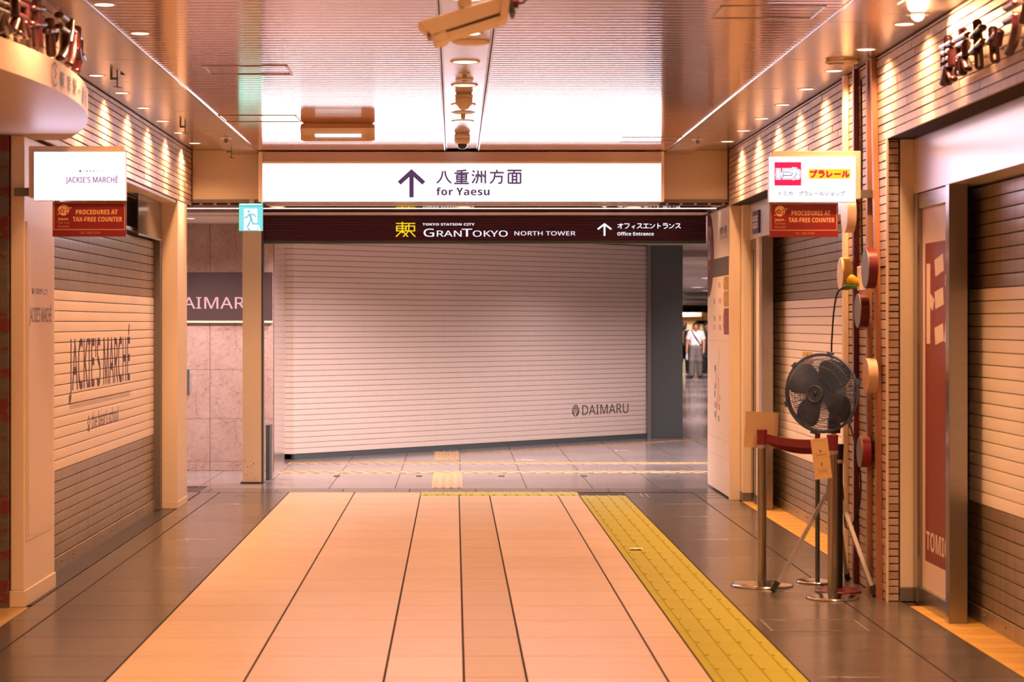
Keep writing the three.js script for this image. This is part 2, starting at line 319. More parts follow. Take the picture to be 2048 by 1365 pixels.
{
  for (const z of [22.35, 23.75]) for (let x = -1.85; x < 8; x += 0.3) add('guide_block', tactile(0.3, 0.3, M.yellowPale, 'd', 2, 0.022, 0.006), M.yellowPale, hallPaving, at(x + 0.15, 0.001, z));
  for (let z = 20.2; z < 22.1; z += 0.3) add('guide_block', tactile(0.3, 0.3, M.yellowPale, 'z', 4, 0.014, 0.006), M.yellowPale, hallPaving, at(-0.07, 0.001, z + 0.15));
  for (let z = 24.35; z < 25.7; z += 0.3) add('guide_block', tactile(0.3, 0.3, M.yellowPale, 'z', 4, 0.014, 0.006), M.yellowPale, hallPaving, at(-0.09, 0.001, z + 0.15));
  const n = 20, a = [0.15, 25.45], b = [4.3, 29.6];
  for (let k = 0; k < n; k++) {
    const t = (k + 0.5) / n, m = add('guide_block', tactile(0.3, 0.12, M.yellowPale, 'd', 2, 0.02, 0.005), M.yellowPale, hallPaving, at(a[0] + (b[0] - a[0]) * t, 0.001, a[1] + (b[1] - a[1]) * t));
    m.rotation.y = Math.atan2(b[1] - a[1], b[0] - a[0]);
  }
  for (const x of [-1.2, -0.36, 0.48, 1.32, 2.16]) box('drain_slot', x - 0.03, x + 0.03, 0.0002, 0.003, 21.7, 21.85, M.dark, hallPaving);
}

// ---------------------------------------------------------------- ceiling of the corridor
const CH = 3.06, SH = 3.1;
const ceiling = struct('ceiling', 'glossy ribbed metal ceiling over the middle of the corridor', 'ceiling');
{
  box('ceiling_slab', -2.9, 3.1, 3.16, 3.3, -3, 19.2, M.dark, ceiling);
  const slat = (w) => keep('slat' + w, () => {
    const n = 8, p = 0.1, g = 0.002, sag = 0.0006, pos = [], nor = [], idx = [];
    for (let i = 0; i <= n; i++) {
      const u = i / n - 0.5, e = Math.max(0, Math.abs(u) - 0.25) * Math.sign(u), y = sag * 16 * e * e, s = -sag * 32 * e / p;
      for (const x of [-w / 2, w / 2]) { pos.push(x, y, -u * (p - g)); const l = Math.hypot(1, s); nor.push(0, -1 / l, s / l * 1); }
    }
    for (let i = 0; i < n; i++) { const a = 2 * i; idx.push(a, a + 2, a + 1, a + 1, a + 2, a + 3); }
    const e = [[-w / 2, w / 2, 0.5], [-w / 2, w / 2, -0.5]];
    for (const [x0, x1, u] of e) { const b = pos.length / 3, z = -u * (p - g); pos.push(x0, sag, z, x1, sag, z, x0, 0.02, z, x1, 0.02, z); for (let k = 0; k < 4; k++) nor.push(0, 0, u > 0 ? -1 : 1); idx.push(b, b + 1, b + 2, b + 1, b + 3, b + 2); }
    const q = new THREE.BufferGeometry(); q.setAttribute('position', new THREE.Float32BufferAttribute(pos, 3)); q.setAttribute('normal', new THREE.Float32BufferAttribute(nor, 3)); q.setIndex(idx);
    q.setAttribute('uv', new THREE.Float32BufferAttribute(new Float32Array(pos.length / 3 * 2), 2)); return q;
  });
  const halves = [[-1.7, -0.082], [0.207, 1.83]], far = [];
  for (const [x0, x1] of halves) for (let z = 9.55; z < 18.48; z += 0.1) add('ceiling_panel', slat(r4(x1 - x0)), M.ceilSlat, ceiling, at((x0 + x1) / 2, CH, z + 0.05));
  for (const [x0, x1] of halves) for (let z = -2.95; z < 9.5; z += 0.1) far.push(slat(r4(x1 - x0)).clone().translate((x0 + x1) / 2, CH, -(z + 0.05)));
  add('near_ceiling_panels', merge(far), M.ceilSlat, ceiling).userData.kind = 'stuff';
  for (const [x0, x1] of [[-0.084, 0.209]]) {                 // recessed service strip with its two bright edges
    for (let z = -2.9; z < 18.4; z += 1.2) box('service_panel', x0 + 0.014, x1 - 0.014, CH + 0.016, CH + 0.03, z + 0.002, Math.min(z + 1.198, 18.5), M.ceilStrip, ceiling);
    for (const x of [x0, x1]) { box('edge_trim', x - 0.006, x + 0.006, CH - 0.006, CH + 0.03, -2.9, 18.5, M.alu, ceiling, 0.003); }
    box('edge_trim', x0 + 0.012, x0 + 0.02, CH + 0.008, CH + 0.02, -2.9, 18.5, M.alu, ceiling); box('edge_trim', x1 - 0.02, x1 - 0.012, CH + 0.008, CH + 0.02, -2.9, 18.5, M.alu, ceiling);
  }
  // inspection hatches between the ribs
  for (const [x, z, w, d] of [[-1.22, 12.6, 0.5, 0.42], [-1.42, 15.6, 0.56, 0.5], [1.6, 17.4, 0.5, 0.44], [1.5, 10.25, 0.5, 0.42]]) {
    const f = 0.012; for (const [a, b, c, e] of [[x - w / 2, x + w / 2, z - d / 2, z - d / 2 + f], [x - w / 2, x + w / 2, z + d / 2 - f, z + d / 2], [x - w / 2, x - w / 2 + f, z - d / 2, z + d / 2], [x + w / 2 - f, x + w / 2, z - d / 2, z + d / 2]]) box('hatch_frame', a, b, CH - 0.004, CH + 0.004, c, e, M.alu, ceiling);
  }
}
function sideCeiling(s, xi, xm, xo, lab) {                     // inner band hangs 4 cm lower than the outer one
  const g = struct('ceiling', lab, 'ceiling'), o = (a, b) => [Math.min(a, b), Math.max(a, b)];
  for (let z = -2.9; z < 18.9; z += 1.5) {
    const z1 = Math.min(z + 1.497, 18.95);
    const [a, b] = o(xi + s * 0.022, xm), [c, d] = o(xm, xo);
    box('ceiling_sheet', a, b, CH, CH + 0.05, z, z1, M.ceilSide, g, 0.003); box('ceiling_sheet', c + 0.001, d - 0.001, SH, SH + 0.03, z, z1, M.ceilSide, g, 0.002);
  }
  const [a, b] = o(xi, xi + s * 0.02); box('edge_trim', a, b, CH - 0.008, CH + 0.04, -2.9, 18.5, M.chrome, g, 0.004);
  return g;
}
sideCeiling(-1, -1.7, -1.98, -2.34, 'smooth beige ceiling sheets over the left-hand shops');
sideCeiling(1, 1.83, 2.08, 2.44, 'smooth beige ceiling sheets over the right-hand shops');

// ---------------------------------------------------------------- lamps in the ceiling
const ORD = ['first', 'second', 'third', 'fourth', 'fifth', 'sixth', 'seventh', 'eighth', 'ninth', 'tenth', 'eleventh', 'twelfth', 'thirteenth', 'fourteenth', 'fifteenth', 'sixteenth', 'seventeenth', 'eighteenth', 'nineteenth', 'twentieth'];
function spot(X, H, Z, I, color, angle, pen, tx = X, th = 0, tz = Z, soft = 2.2) {
  const l = new THREE.SpotLight(color, I, 0, angle, pen, 2); l.name = 'lamp_beam'; l.position.copy(at(X, H, Z)); l.target.position.copy(at(tx, th, tz)); l.castShadow = true; l.shadow.radius = soft; scene.add(l, l.target); return l;
}
const ringGeo = (r) => keep('ring' + r, () => new THREE.LatheGeometry([[r * 0.78, 0.012], [r * 0.8, -0.001], [r * 0.9, -0.004], [r, -0.002], [r, 0.002]].map((p) => new THREE.Vector2(...p)), 28));
const discGeo = (r) => keep('disc' + r, () => new THREE.LatheGeometry([[0, -0.004], [r * 0.5, -0.0035], [r * 0.8, -0.002]].map((p) => new THREE.Vector2(...p)), 24));
function downlight(X, H, Z, r, I, color, lab, group, mat, angle = 1.05, pen = 0.9, beam = 0) {
  const d = thing('ceiling_downlight', lab, 'downlight', [X, H, Z], group);
  add('trim_ring', ringGeo(r), M.beige, d, at(X, H, Z)); add('lamp_diffuser', discGeo(r), mat, d, at(X, H, Z));
  if (I) spot(X, H - 0.012, Z, I, color, angle, pen);
  if (beam) spot(X, H - 0.012, Z, beam, color, 0.52, 1);
}
{
  const G = 'warm downlights along the shop fronts';
  for (let k = 0; k < 6; k++) downlight(-2.215, SH, 18.22 - k, 0.054, LEVEL.side, WARM, `${ORD[k]} recessed ceiling lamp of the left row counted from the overhead sign`, G, M.lampWarm, 1.3, 0.6, LEVEL.beam);
  for (let k = 0; k < 9; k++) downlight(2.305, SH, 18.05 - k * 1.015, 0.058, LEVEL.side, WARM, `${ORD[k]} recessed ceiling lamp of the right row counted from the overhead sign`, G, M.lampWarm, 1.3, 0.6, LEVEL.beam);
  for (let k = 0; k < 5; k++) downlight(0.062, CH + 0.014, 15.95 - k * 1.21, 0.086, LEVEL.centre, WARM, `${ORD[k]} large ceiling lamp of the middle strip counted from the overhead sign`, 'round lamps in the middle service strip', M.lampWarm, 1.42, 0.6);
  for (let k = 0; k < 7; k++) downlight(-1.62 - (k < 3 ? 0.02 * k : 0), SH - 0.04, 11.0 - k * 1.0, 0.054, LEVEL.side, WARM, `${ORD[k]} recessed lamp over the curved canopy counted from its far end`, 'lamps above the curved canopy', M.lampWarm, 1.3, 0.6);
  for (let k = 0; k < 8; k++) downlight(2.305, SH, 8.9 - k * 1.015, 0.058, LEVEL.side, WARM, `${ORD[k]} recessed lamp of the right row counted from the tilted spotlight towards the viewer`, 'lamps nearer than the picture', M.lampWarm, 1.3, 0.6, LEVEL.beam);
  for (let k = 0; k < 7; k++) downlight(0.062, CH + 0.014, 9.9 - k * 1.21, 0.086, LEVEL.centre, WARM, `${ORD[k]} large lamp of the middle strip counted from the bullet camera towards the viewer`, 'near lamps of the middle strip', M.lampWarm, 1.42, 0.6);
  // tilted wall washer beside the raised letters
  const w = thing('wall_spotlight', 'tilted round spotlight in the right ceiling row aimed at the raised letters', 'spotlight', [2.3, SH, 10.6]);
  add('trim_ring', ringGeo(0.06), M.beige, w, at(2.3, SH, 10.6));
  add('lamp_head', new THREE.SphereGeometry(0.034, 20, 12, 0, Math.PI * 2, 0, Math.PI * 0.6).rotateX(Math.PI), M.lampWarm, w, at(2.3, SH - 0.002, 10.6));
  spot(2.3, SH - 0.055, 10.6, 9, WARM, 0.8, 0.7, 2.43, 2.75, 9.8);
}
function fitting(name, lab, cat, X, Z, parts, H = CH + 0.015) {
  const t = thing(name, lab, cat, [X, H, Z]);
  for (const [n, pts, m] of parts) add(n, new THREE.LatheGeometry(pts.map((p) => new THREE.Vector2(...p)), 24), m, t, at(X, H, Z));
  return t;
}
fitting('sprinkler', 'small round sprinkler between the two nearest middle strip lamps', 'sprinkler', 0.062, 12.9, [['rose', [[0, -0.006], [0.03, -0.006], [0.035, 0]], M.beigeDeep], ['head', [[0, -0.034], [0.012, -0.032], [0.014, -0.006], [0, -0.006]], M.alu]]);
fitting('speaker_rose', 'flat bright-rimmed rose just behind the small sprinkler', 'ceiling fitting', 0.062, 13.2, [['rose', [[0, -0.008], [0.05, -0.008], [0.056, 0]], M.beige], ['core', [[0, -0.02], [0.015, -0.018], [0.02, -0.008]], M.alu]]);
fitting('smoke_detector', 'bell-shaped beige detector hanging from the middle ceiling strip', 'smoke detector', 0.062, 14.05, [['base', [[0, -0.03], [0.055, -0.03], [0.06, -0.012], [0.05, 0]], M.beigeDeep], ['head', [[0, -0.105], [0.03, -0.1], [0.038, -0.085], [0.055, -0.07], [0.057, -0.03]], M.beige]]);
fitting('ceiling_rose', 'shallow dish-shaped fitting between middle strip lamps', 'ceiling fitting', 0.062, 15.3, [['dish', [[0, -0.012], [0.06, -0.01], [0.09, 0]], M.beigeDeep], ['head', [[0, -0.05], [0.014, -0.046], [0.016, -0.01]], M.alu]]);
fitting('dome_camera', 'beige dome camera with dark half-globe at the far end of the middle strip', 'camera', 0.062, 17.0, [['base', [[0, -0.05], [0.062, -0.05], [0.066, -0.02], [0.056, 0]], M.beigeDeep], ['collar', [[0.0, -0.085], [0.05, -0.085], [0.064, -0.07], [0.064, -0.05]], M.beige], ['globe', [[0, -0.128], [0.02, -0.124], [0.036, -0.11], [0.042, -0.085]], M.glassDark]]);
fitting('ceiling_disc', 'wide flat beige disc in the middle strip below the bullet camera', 'ceiling fitting', 0.09, 11.45, [['dish', [[0, -0.02], [0.07, -0.018], [0.1, -0.006], [0.105, 0]], M.beigeDeep]]);
for (const [X, Z, H, lab] of [[-2.0, 12.9, SH, 'small dark sprinkler on the left ceiling near the canopy letters'], [-1.85, 17.3, CH, 'small dark sprinkler on the left ceiling above the small emergency sign'], [2.0, 12.75, SH, 'small dark sprinkler on the right ceiling above the red square sign'], [1.98, 17.4, CH, 'small dark sprinkler at the far end of the right ceiling'], [2.0, 10.2, SH, 'small dark sprinkler at the top edge of the right ceiling']])
  fitting('sprinkler', lab, 'sprinkler', X, Z, [['rose', [[0, -0.004], [0.045, -0.003], [0.05, 0]], M.beigeDeep], ['head', [[0, -0.036], [0.018, -0.032], [0.02, -0.004]], M.baseGrey]], H);
for (const [X, Z, lab] of [[-2.06, 13.0, 'dark metal ceiling clamp beside the end of the curved canopy'], [-2.05, 16.2, 'dark metal ceiling clamp over the far end of the left brick band'], [-1.95, 18.6, 'dark metal ceiling clamp in front of the left beige panel']]) {
  const t = thing('ceiling_clamp', lab, 'clamp', [X, SH, Z]);
  box('jaw', X - 0.036, X - 0.022, SH - 0.05, SH, Z - 0.008, Z + 0.008, M.baseGrey, t, 0.002); box('arm', X - 0.036, X + 0.012, SH - 0.052, SH - 0.038, Z - 0.008, Z + 0.008, M.baseGrey, t, 0.002);
  add('screw', merge([rod(new THREE.Vector3(0.006, -0.1, 0), new THREE.Vector3(0.006, 0, 0), 0.004), rod(new THREE.Vector3(-0.016, -0.092, 0), new THREE.Vector3(0.03, -0.1, 0), 0.003)]), M.baseGrey, t, at(X, SH, Z));
}
{ // flush ceiling loop antenna by the conduits
  const t = thing('ceiling_ring', 'thin beige ring fitting on the ceiling above the wall conduits', 'ceiling fitting', [2.26, SH, 12.45]);
  add('rim', new THREE.TorusGeometry(0.09, 0.008, 8, 28).rotateX(Math.PI / 2), M.beigeDeep, t, at(2.26, SH - 0.012, 12.45)); add('dome', new THREE.LatheGeometry([[0, -0.03], [0.03, -0.026], [0.045, 0]].map((p) => new THREE.Vector2(...p)), 20), M.beigeDeep, t, at(2.3, SH, 12.42));
}
{ // tube fitting under the ribbed ceiling
  const x0 = -1.15, x1 = -0.597, z = 16.0, t = thing('tube_light', 'beige angled batten lamp with short white tube under the ribbed ceiling', 'batten lamp', [(x0 + x1) / 2, CH, z]);
  const prof = new THREE.Shape([[-0.05, 0], [0.05, 0], [0.075, -0.03], [0.045, -0.075], [0.045, -0.11], [-0.045, -0.11], [-0.045, -0.075], [-0.075, -0.03]].map((p) => new THREE.Vector2(...p)));
  add('housing', metric(new THREE.ExtrudeGeometry(prof, { depth: x1 - x0 - 0.05, bevelEnabled: true, bevelSize: 0.012, bevelThickness: 0.025, bevelSegments: 1 }).translate(0, 0, -(x1 - x0 - 0.05) / 2).rotateY(Math.PI / 2)), M.cctv, t, at((x0 + x1) / 2, CH - 0.013, z));
  box('lamp_tube', x0 + 0.11, x1 - 0.1, CH - 0.105, CH - 0.083, z - 0.066, z - 0.058, M.tubeLamp, t, 0.003);
  box('end_socket', x0 + 0.005, x0 + 0.03, CH - 0.12, CH - 0.09, z - 0.03, z + 0.03, M.shutterWhite, t, 0.006); box('end_socket', x1 - 0.03, x1 - 0.005, CH - 0.12, CH - 0.09, z - 0.03, z + 0.03, M.shutterWhite, t, 0.006);
}

// ---------------------------------------------------------------- brick bands over the shops
function brickFace(parent, dir, plane, s0, s1, h0, h1, len, ch = 0.046) { // dir '-x'/'+x': s is Z; '+z': s is X
  let h = h0; const mats = [M.brick, M.brickB, M.brickC], cs = [0.9, 1, 1, 1.12];
  let row = 0;
  while (h < h1 - 0.012) {
    const c = Math.min(ch * cs[Math.floor(rnd() * 4)], h1 - h), bh = c - rr(0.005, 0.0085);
    let s = s0 - (row++ % 2 ? len * 0.5 : len * rr(0.1, 0.4));
    while (s < s1 - 0.002) {
      const l = len * [0.8, 1, 1.25][Math.floor(rnd() * 3)], a = Math.max(s, s0), b = Math.min(s + l, s1); s += l;
      if (b - a < 0.015) continue;
      const key = Math.round((b - a) * 50) / 50, w = Math.max(0.02, b - a > key ? key : b - a) - 0.002, pr = [0, 0.001, 0.002][Math.floor(rnd() * 3)];
      const g = tileGeo(r4(w), r4(Math.round(bh * 1000) / 1000), 0.014, 0.0015, dir, Math.floor(rnd() * 3)), m = (a + b) / 2;
      add('brick', g, mats[Math.floor(rnd() * 3)], parent, dir === '-x' ? at(plane - pr, h + c / 2, m) : dir === '+x' ? at(plane + pr, h + c / 2, m) : at(m, h + c / 2, plane - pr));
    }
    h += c;
  }
}
const fasciaL = struct('wall_left', 'band of long thin cream bricks above the left-hand shutter', 'brick wall');
box('backing', -2.52, -2.342, 2.6, 3.12, 12.1, 18.93, M.mortar, fasciaL); brickFace(fasciaL, '+x', -2.33, 12.1, 18.9, 2.6, 3.095, 0.5);
const fasciaR = struct('wall_right', 'band of long thin cream bricks above the right-hand shops', 'brick wall');
box('backing', 2.442, 2.6, 2.6, 3.12, 7.6, 18.93, M.mortar, fasciaR); brickFace(fasciaR, '-x', 2.43, 8.3, 18.9, 2.6, 3.095, 0.5);
const pilaster = struct('wall_right', 'full-height cream brick pilaster behind the fan and the wall rods', 'brick wall');
box('backing', 2.442, 2.5, 0, 2.6, 12.012, 13.32, M.mortar, pilaster); brickFace(pilaster, '-x', 2.43, 12.0, 13.32, 0, 2.6, 0.62, 0.05); brickFace(pilaster, '+z', 12.0, 2.432, 2.502, 0, 2.6, 0.3, 0.042);
box('corner_bead', 2.424, 2.436, 0, 2.6, 11.985, 11.998, M.beigeDeep, pilaster);

// ---------------------------------------------------------------- right-hand shops: reveals, lintels, frames
function pillar(name, lab, x0, x1, z0, z1, h1, mat = M.beige, base = 0.078, baseMat = M.baseGrey) {
  const p = struct(name, lab, 'pillar', [(x0 + x1) / 2, 0, (z0 + z1) / 2]);
  box('shaft', x0, x1, base, h1, z0, z1, mat, p, 0.004); box('plinth', x0 - 0.003, x1 + 0.003, 0, base, z0 - 0.003, z1 + 0.003, baseMat, p, 0.003); return p;
}
pillar('pillar', 'plain beige reveal between brick pilaster and the nearest right-hand shutter', 2.506, 2.98, 12.0, 13.3, 2.6);
pillar('pillar', 'narrow beige pillar between the map board and the far shop frame', 2.523, 2.98, 18.66, 18.95, 2.6);
function lintel(lab, z0, z1) {
  const l = struct('trim_1', lab, 'lintel', [2.7, 2.29, (z0 + z1) / 2]);
  box('panel', 2.58, 2.98, 2.29, 2.6, z0, z1, M.lintel, l, 0.004); return l;
}
lintel('smooth pale panel over the nearest right-hand shutter', 7.6, 12.0);
lintel('smooth pale panel over the far right-hand shutter', 13.3, 18.66);
const rightShell = struct('wall_right', 'plain wall closing the right-hand shops behind their shutters', 'wall');
box('wall_slab', 2.98, 3.1, 0, 3.16, -3, 20.6, M.beige, rightShell); box('near_wall', 2.44, 2.98, 0, 3.12, -3, 7.6, M.beige, rightShell);

// roller shutter of slats between two floor points; faces the side `out` (unit vector x, z in scene axes)
function shutter(lab, A, B, h0, h1, pitch, o) {
  const t = struct('shutter_door', lab, 'roller shutter', [(A[0] + B[0]) / 2, h0, (A[1] + B[1]) / 2]);
  const a = at(A[0], 0, A[1]), b = at(B[0], 0, B[1]), dir = b.clone().sub(a), L = dir.length(); dir.normalize();
  const nrm = new THREE.Vector3(-dir.z, 0, dir.x); if (nrm.dot(new THREE.Vector3(o.out[0], 0, -o.out[1])) < 0) nrm.negate();
  const flip = new THREE.Vector3().crossVectors(new THREE.Vector3(0, 1, 0), nrm).dot(dir) < 0;   // u runs left to right for the viewer
  const bend = o.bend || [], n = Math.floor((h1 - h0 - o.bottom) / pitch);
  const line = [...bend.map((p) => at(p[0], 0, p[1])), a, b], cum = [0]; for (let i = 1; i < line.length; i++) cum.push(cum[i - 1] + line[i].distanceTo(line[i - 1]));
  const prof = [[-0.012, 0.045], [0.004, 0.035], [0.006, 0.06], [0.0066, 0.3], [0.0066, 0.7], [0.006, 0.94], [0.003, 0.965], [-0.012, 0.96]];
  for (let k = 0; k < n; k++) {
    const y = h0 + o.bottom + k * pitch, pos = [], uv = [], idx = [], kind = o.kind(y + pitch / 2 - h0);
    for (let s = 0; s < line.length; s++) {
      const nn = s < bend.length ? new THREE.Vector3(0, 0, 1) : nrm;
      for (const [d, v] of prof) {
        const p = line[s].clone().addScaledVector(nn, d); pos.push(p.x, y + v * pitch, p.z);
        const u = cum[s] / cum[cum.length - 1]; uv.push(kind.metric ? cum[s] * 0.7 : flip ? 1 - u : u, kind.metric ? (y + v * pitch) * 0.5 : (y + v * pitch - kind.v0) / (kind.v1 - kind.v0));
      }
    }
    const m = prof.length, right = !flip;
    for (let s = 0; s + 1 < line.length; s++) for (let i = 0; i + 1 < m; i++) { const p = s * m + i, q = p + m; right ? idx.push(p, q, q + 1, p, q + 1, p + 1) : idx.push(p, q + 1, q, p, p + 1, q + 1); }
    const g0 = new THREE.BufferGeometry(); g0.setAttribute('position', new THREE.Float32BufferAttribute(pos, 3)); g0.setAttribute('uv', new THREE.Float32BufferAttribute(uv, 2)); g0.setIndex(idx);
    const g = g0.toNonIndexed(); g.computeVertexNormals();
    add('slat', g, kind.mat, t);
  }
  const bar = new THREE.Matrix4().makeBasis(dir, new THREE.Vector3(0, 1, 0), new THREE.Vector3().crossVectors(dir, new THREE.Vector3(0, 1, 0)));
  const mid = a.clone().add(b).multiplyScalar(0.5);
  const bg = metric(new THREE.BoxGeometry(L, o.bottom - 0.004, 0.036)).applyMatrix4(bar); add('bottom_bar', bg, o.barMat || M.sheet, t, mid.clone().setY(h0 + o.bottom / 2 - 0.002));
  add('bottom_seal', metric(new THREE.BoxGeometry(L, 0.012, 0.022)).applyMatrix4(bar), M.rubber, t, mid.clone().setY(h0 + 0.006));
  const back = metric(new THREE.BoxGeometry(L, h1 - h0, 0.03)).applyMatrix4(bar); add('backing', back, M.dark, t, mid.clone().setY((h0 + h1) / 2).addScaledVector(nrm, -0.03));
  if (o.bolts) for (let i = 0; i < o.bolts; i++) add('bolt', keep('bolt', () => new THREE.SphereGeometry(0.007, 8, 6)), M.baseGrey, t, a.clone().lerp(b, (i + 0.5) / o.bolts).setY(h0 + o.bottom * 0.6).addScaledVector(nrm, 0.018));
  return t;
}
const INK = '#4a3040';
const printL = canvas(2048, 420, (g, w, h) => {               // band 5.57 m by 1.15 m
  g.fillStyle = '#e6dad0'; g.fillRect(0, 0, w, h);
  const X = (z) => (z - 12.6) / 5.57 * w, Y = (H) => (1.752 - H) / 1.15 * h;
  label(g, "JACKIE'S MARCHÉ", X(13.95), Y(1.13), 130, INK, { w: X(16.55) - X(13.95), sy: 1.25, bold: 5 });
  g.fillStyle = INK; for (let i = 0; i < 62; i++) g.fillRect(X(13.95) + i * (X(16.55) - X(13.95)) / 62, Y(1.04), 6, Y(1.0) - Y(1.04));
  kana(g, '⌂', X(14.62), Y(0.93), Y(0.82) - Y(0.93), 6, INK); label(g, 'the bear’s school', X(14.78), Y(0.83), 56, INK, { w: X(15.98) - X(14.78), weight: 'bold' });
});
const mPrintL = printMat(printL, 0.42);
const bands = (lo, hi, mid) => (y) => (y > lo && y < hi ? { mat: mid, v0: lo, v1: hi } : { mat: M.sheet, metric: true });
shutter('left roller shutter printed with a shop name on a white middle band', [-2.52, 12.6], [-2.52, 18.17], 0.0, 2.28, 0.0675, { out: [1, 0], bottom: 0.09, kind: bands(0.603, 1.753, mPrintL), bolts: 14 });
shutter('nearest right-hand roller shutter behind the steel post', [2.76, 8.2], [2.76, 11.7], 0.0, 2.3, 0.0665, { out: [-1, 0], bottom: 0.085, kind: bands(0.615, 1.77, M.shutterWhite), bolts: 8 });
shutter('far right-hand roller shutter behind the fan and belt posts', [2.76, 13.3], [2.76, 18.62], 0.0, 2.3, 0.0665, { out: [-1, 0], bottom: 0.085, kind: bands(0.5, 1.77, M.shutterWhite), bolts: 12 });
{
  const f = struct('trim_2', 'dark steel guide rail at the far end of the left shutter', 'guide rail', [-2.47, 0, 18.1]); box('rail', -2.53, -2.46, 0, 2.28, 17.84, 17.965, M.baseGrey, f, 0.004); for (let k = 0; k < 8; k++) add('screw', keep('screw', () => new THREE.SphereGeometry(0.006, 8, 6)), M.alu, f, at(-2.456, 0.15 + k * 0.29, 17.9));
  const q = struct('trim_2', 'deep dark guide channel beside the near steel post', 'guide rail', [2.75, 0, 11.4]); box('rail', 2.69, 2.98, 0, 2.29, 11.42, 11.6, M.black, q);
}
// steel display frames at the end of each right-hand shop
const mPoster = printMat(canvas(256, 1024, (g, w, h) => {
  g.fillStyle = '#dfcdc2'; g.fillRect(0, 0, w, h); g.fillStyle = '#7c2a2a'; g.fillRect(26, 370, w, 580); g.fillRect(26, 95, w, 300);
  g.fillStyle = '#dfcdc2'; g.strokeStyle = '#dfcdc2'; g.lineWidth = 34; g.lineCap = 'butt';
  g.beginPath(); g.moveTo(54, 150); g.lineTo(54, 365); g.moveTo(54, 240); g.lineTo(100, 262); g.stroke();
  g.lineWidth = 46; g.beginPath(); g.moveTo(112, 165); g.lineTo(186, 150); g.moveTo(112, 250); g.lineTo(186, 238); g.moveTo(112, 345); g.lineTo(186, 332); g.stroke();
  g.lineWidth = 28; g.beginPath(); g.moveTo(200, 200); g.lineTo(256, 196); g.moveTo(222, 140); g.lineTo(222, 290); g.lineTo(205, 360); g.moveTo(250, 200); g.lineTo(250, 350); g.stroke();
  label(g, 'TOMICA', 34, 918, 70, '#dfcdc2', { weight: 'bold', w: 236 });
}), 0.35);
{
  const f = thing('display_frame', 'brushed steel upright frame holding a red poster beside the nearest right shutter', 'display frame', [2.61, 0, 11.5]);
  box('jamb', 2.575, 2.615, 0, 2.29, 11.88, 11.99, M.steel, f, 0.003); box('post', 2.571, 2.668, 0, 2.29, 11.1, 11.18, M.steel, f, 0.003);
  box('head_rail', 2.58, 2.62, 2.2, 2.285, 11.18, 11.88, M.steel, f, 0.003); box('sill', 2.58, 2.63, 0, 0.1, 11.18, 11.88, M.steel, f, 0.003);
  box('poster_board', 2.606, 2.626, 0.1, 2.2, 11.18, 11.88, M.plaster, f);
  add('poster_print', quad(at(2.604, 0.1, 11.88), at(2.604, 0.1, 11.18), at(2.604, 2.2, 11.18), at(2.604, 2.2, 11.88)), mPoster, f);
  const g = thing('display_frame', 'narrow steel and dark glass frame at the far right shop corner', 'display frame', [2.61, 0, 18.2]);
  box('jamb', 2.59, 2.63, 0, 2.29, 18.42, 18.65, M.steel, g, 0.003); box('glass_strip', 2.586, 2.6, 0.05, 2.2, 18.5, 18.58, M.glassDark, g);
  box('infill', 2.6, 2.64, 0.08, 2.29, 18.0, 18.42, M.beige, g); box('sill', 2.6, 2.645, 0, 0.08, 18.0, 18.42, M.baseGrey, g); box('post', 2.565, 2.66, 0, 2.29, 17.82, 17.98, M.steel, g, 0.003);
}
{ // small maker's plaque on the lintel pillar
  const t = canvas(128, 384, (g) => { g.fillStyle = '#33405a'; g.fillRect(0, 0, 128, 384); g.fillStyle = '#d8b9b0'; g.fillRect(12, 80, 104, 95); g.fillRect(12, 205, 104, 95); label(g, 'TAKARA', 16, 148, 40, '#33405a', { w: 96, weight: 'bold', sy: 1.7 }); label(g, 'TOMY', 16, 275, 40, '#33405a', { w: 96, weight: 'bold', sy: 1.7 }); });
  const p = thing('maker_plaque', 'small dark blue rounded plaque on the pale panel above the far right shop', 'plaque', [2.5, 2.34, 18.2]);
  box('plate', 2.562, 2.58, 2.325, 2.52, 18.0, 18.36, std({ color: '#33405a', roughness: 0.4 }), p, 0.006); add('lettering', quad(at(2.5605, 2.33, 18.35), at(2.5605, 2.33, 18.01), at(2.5605, 2.515, 18.01), at(2.5605, 2.515, 18.35)), printMat(t), p);
}

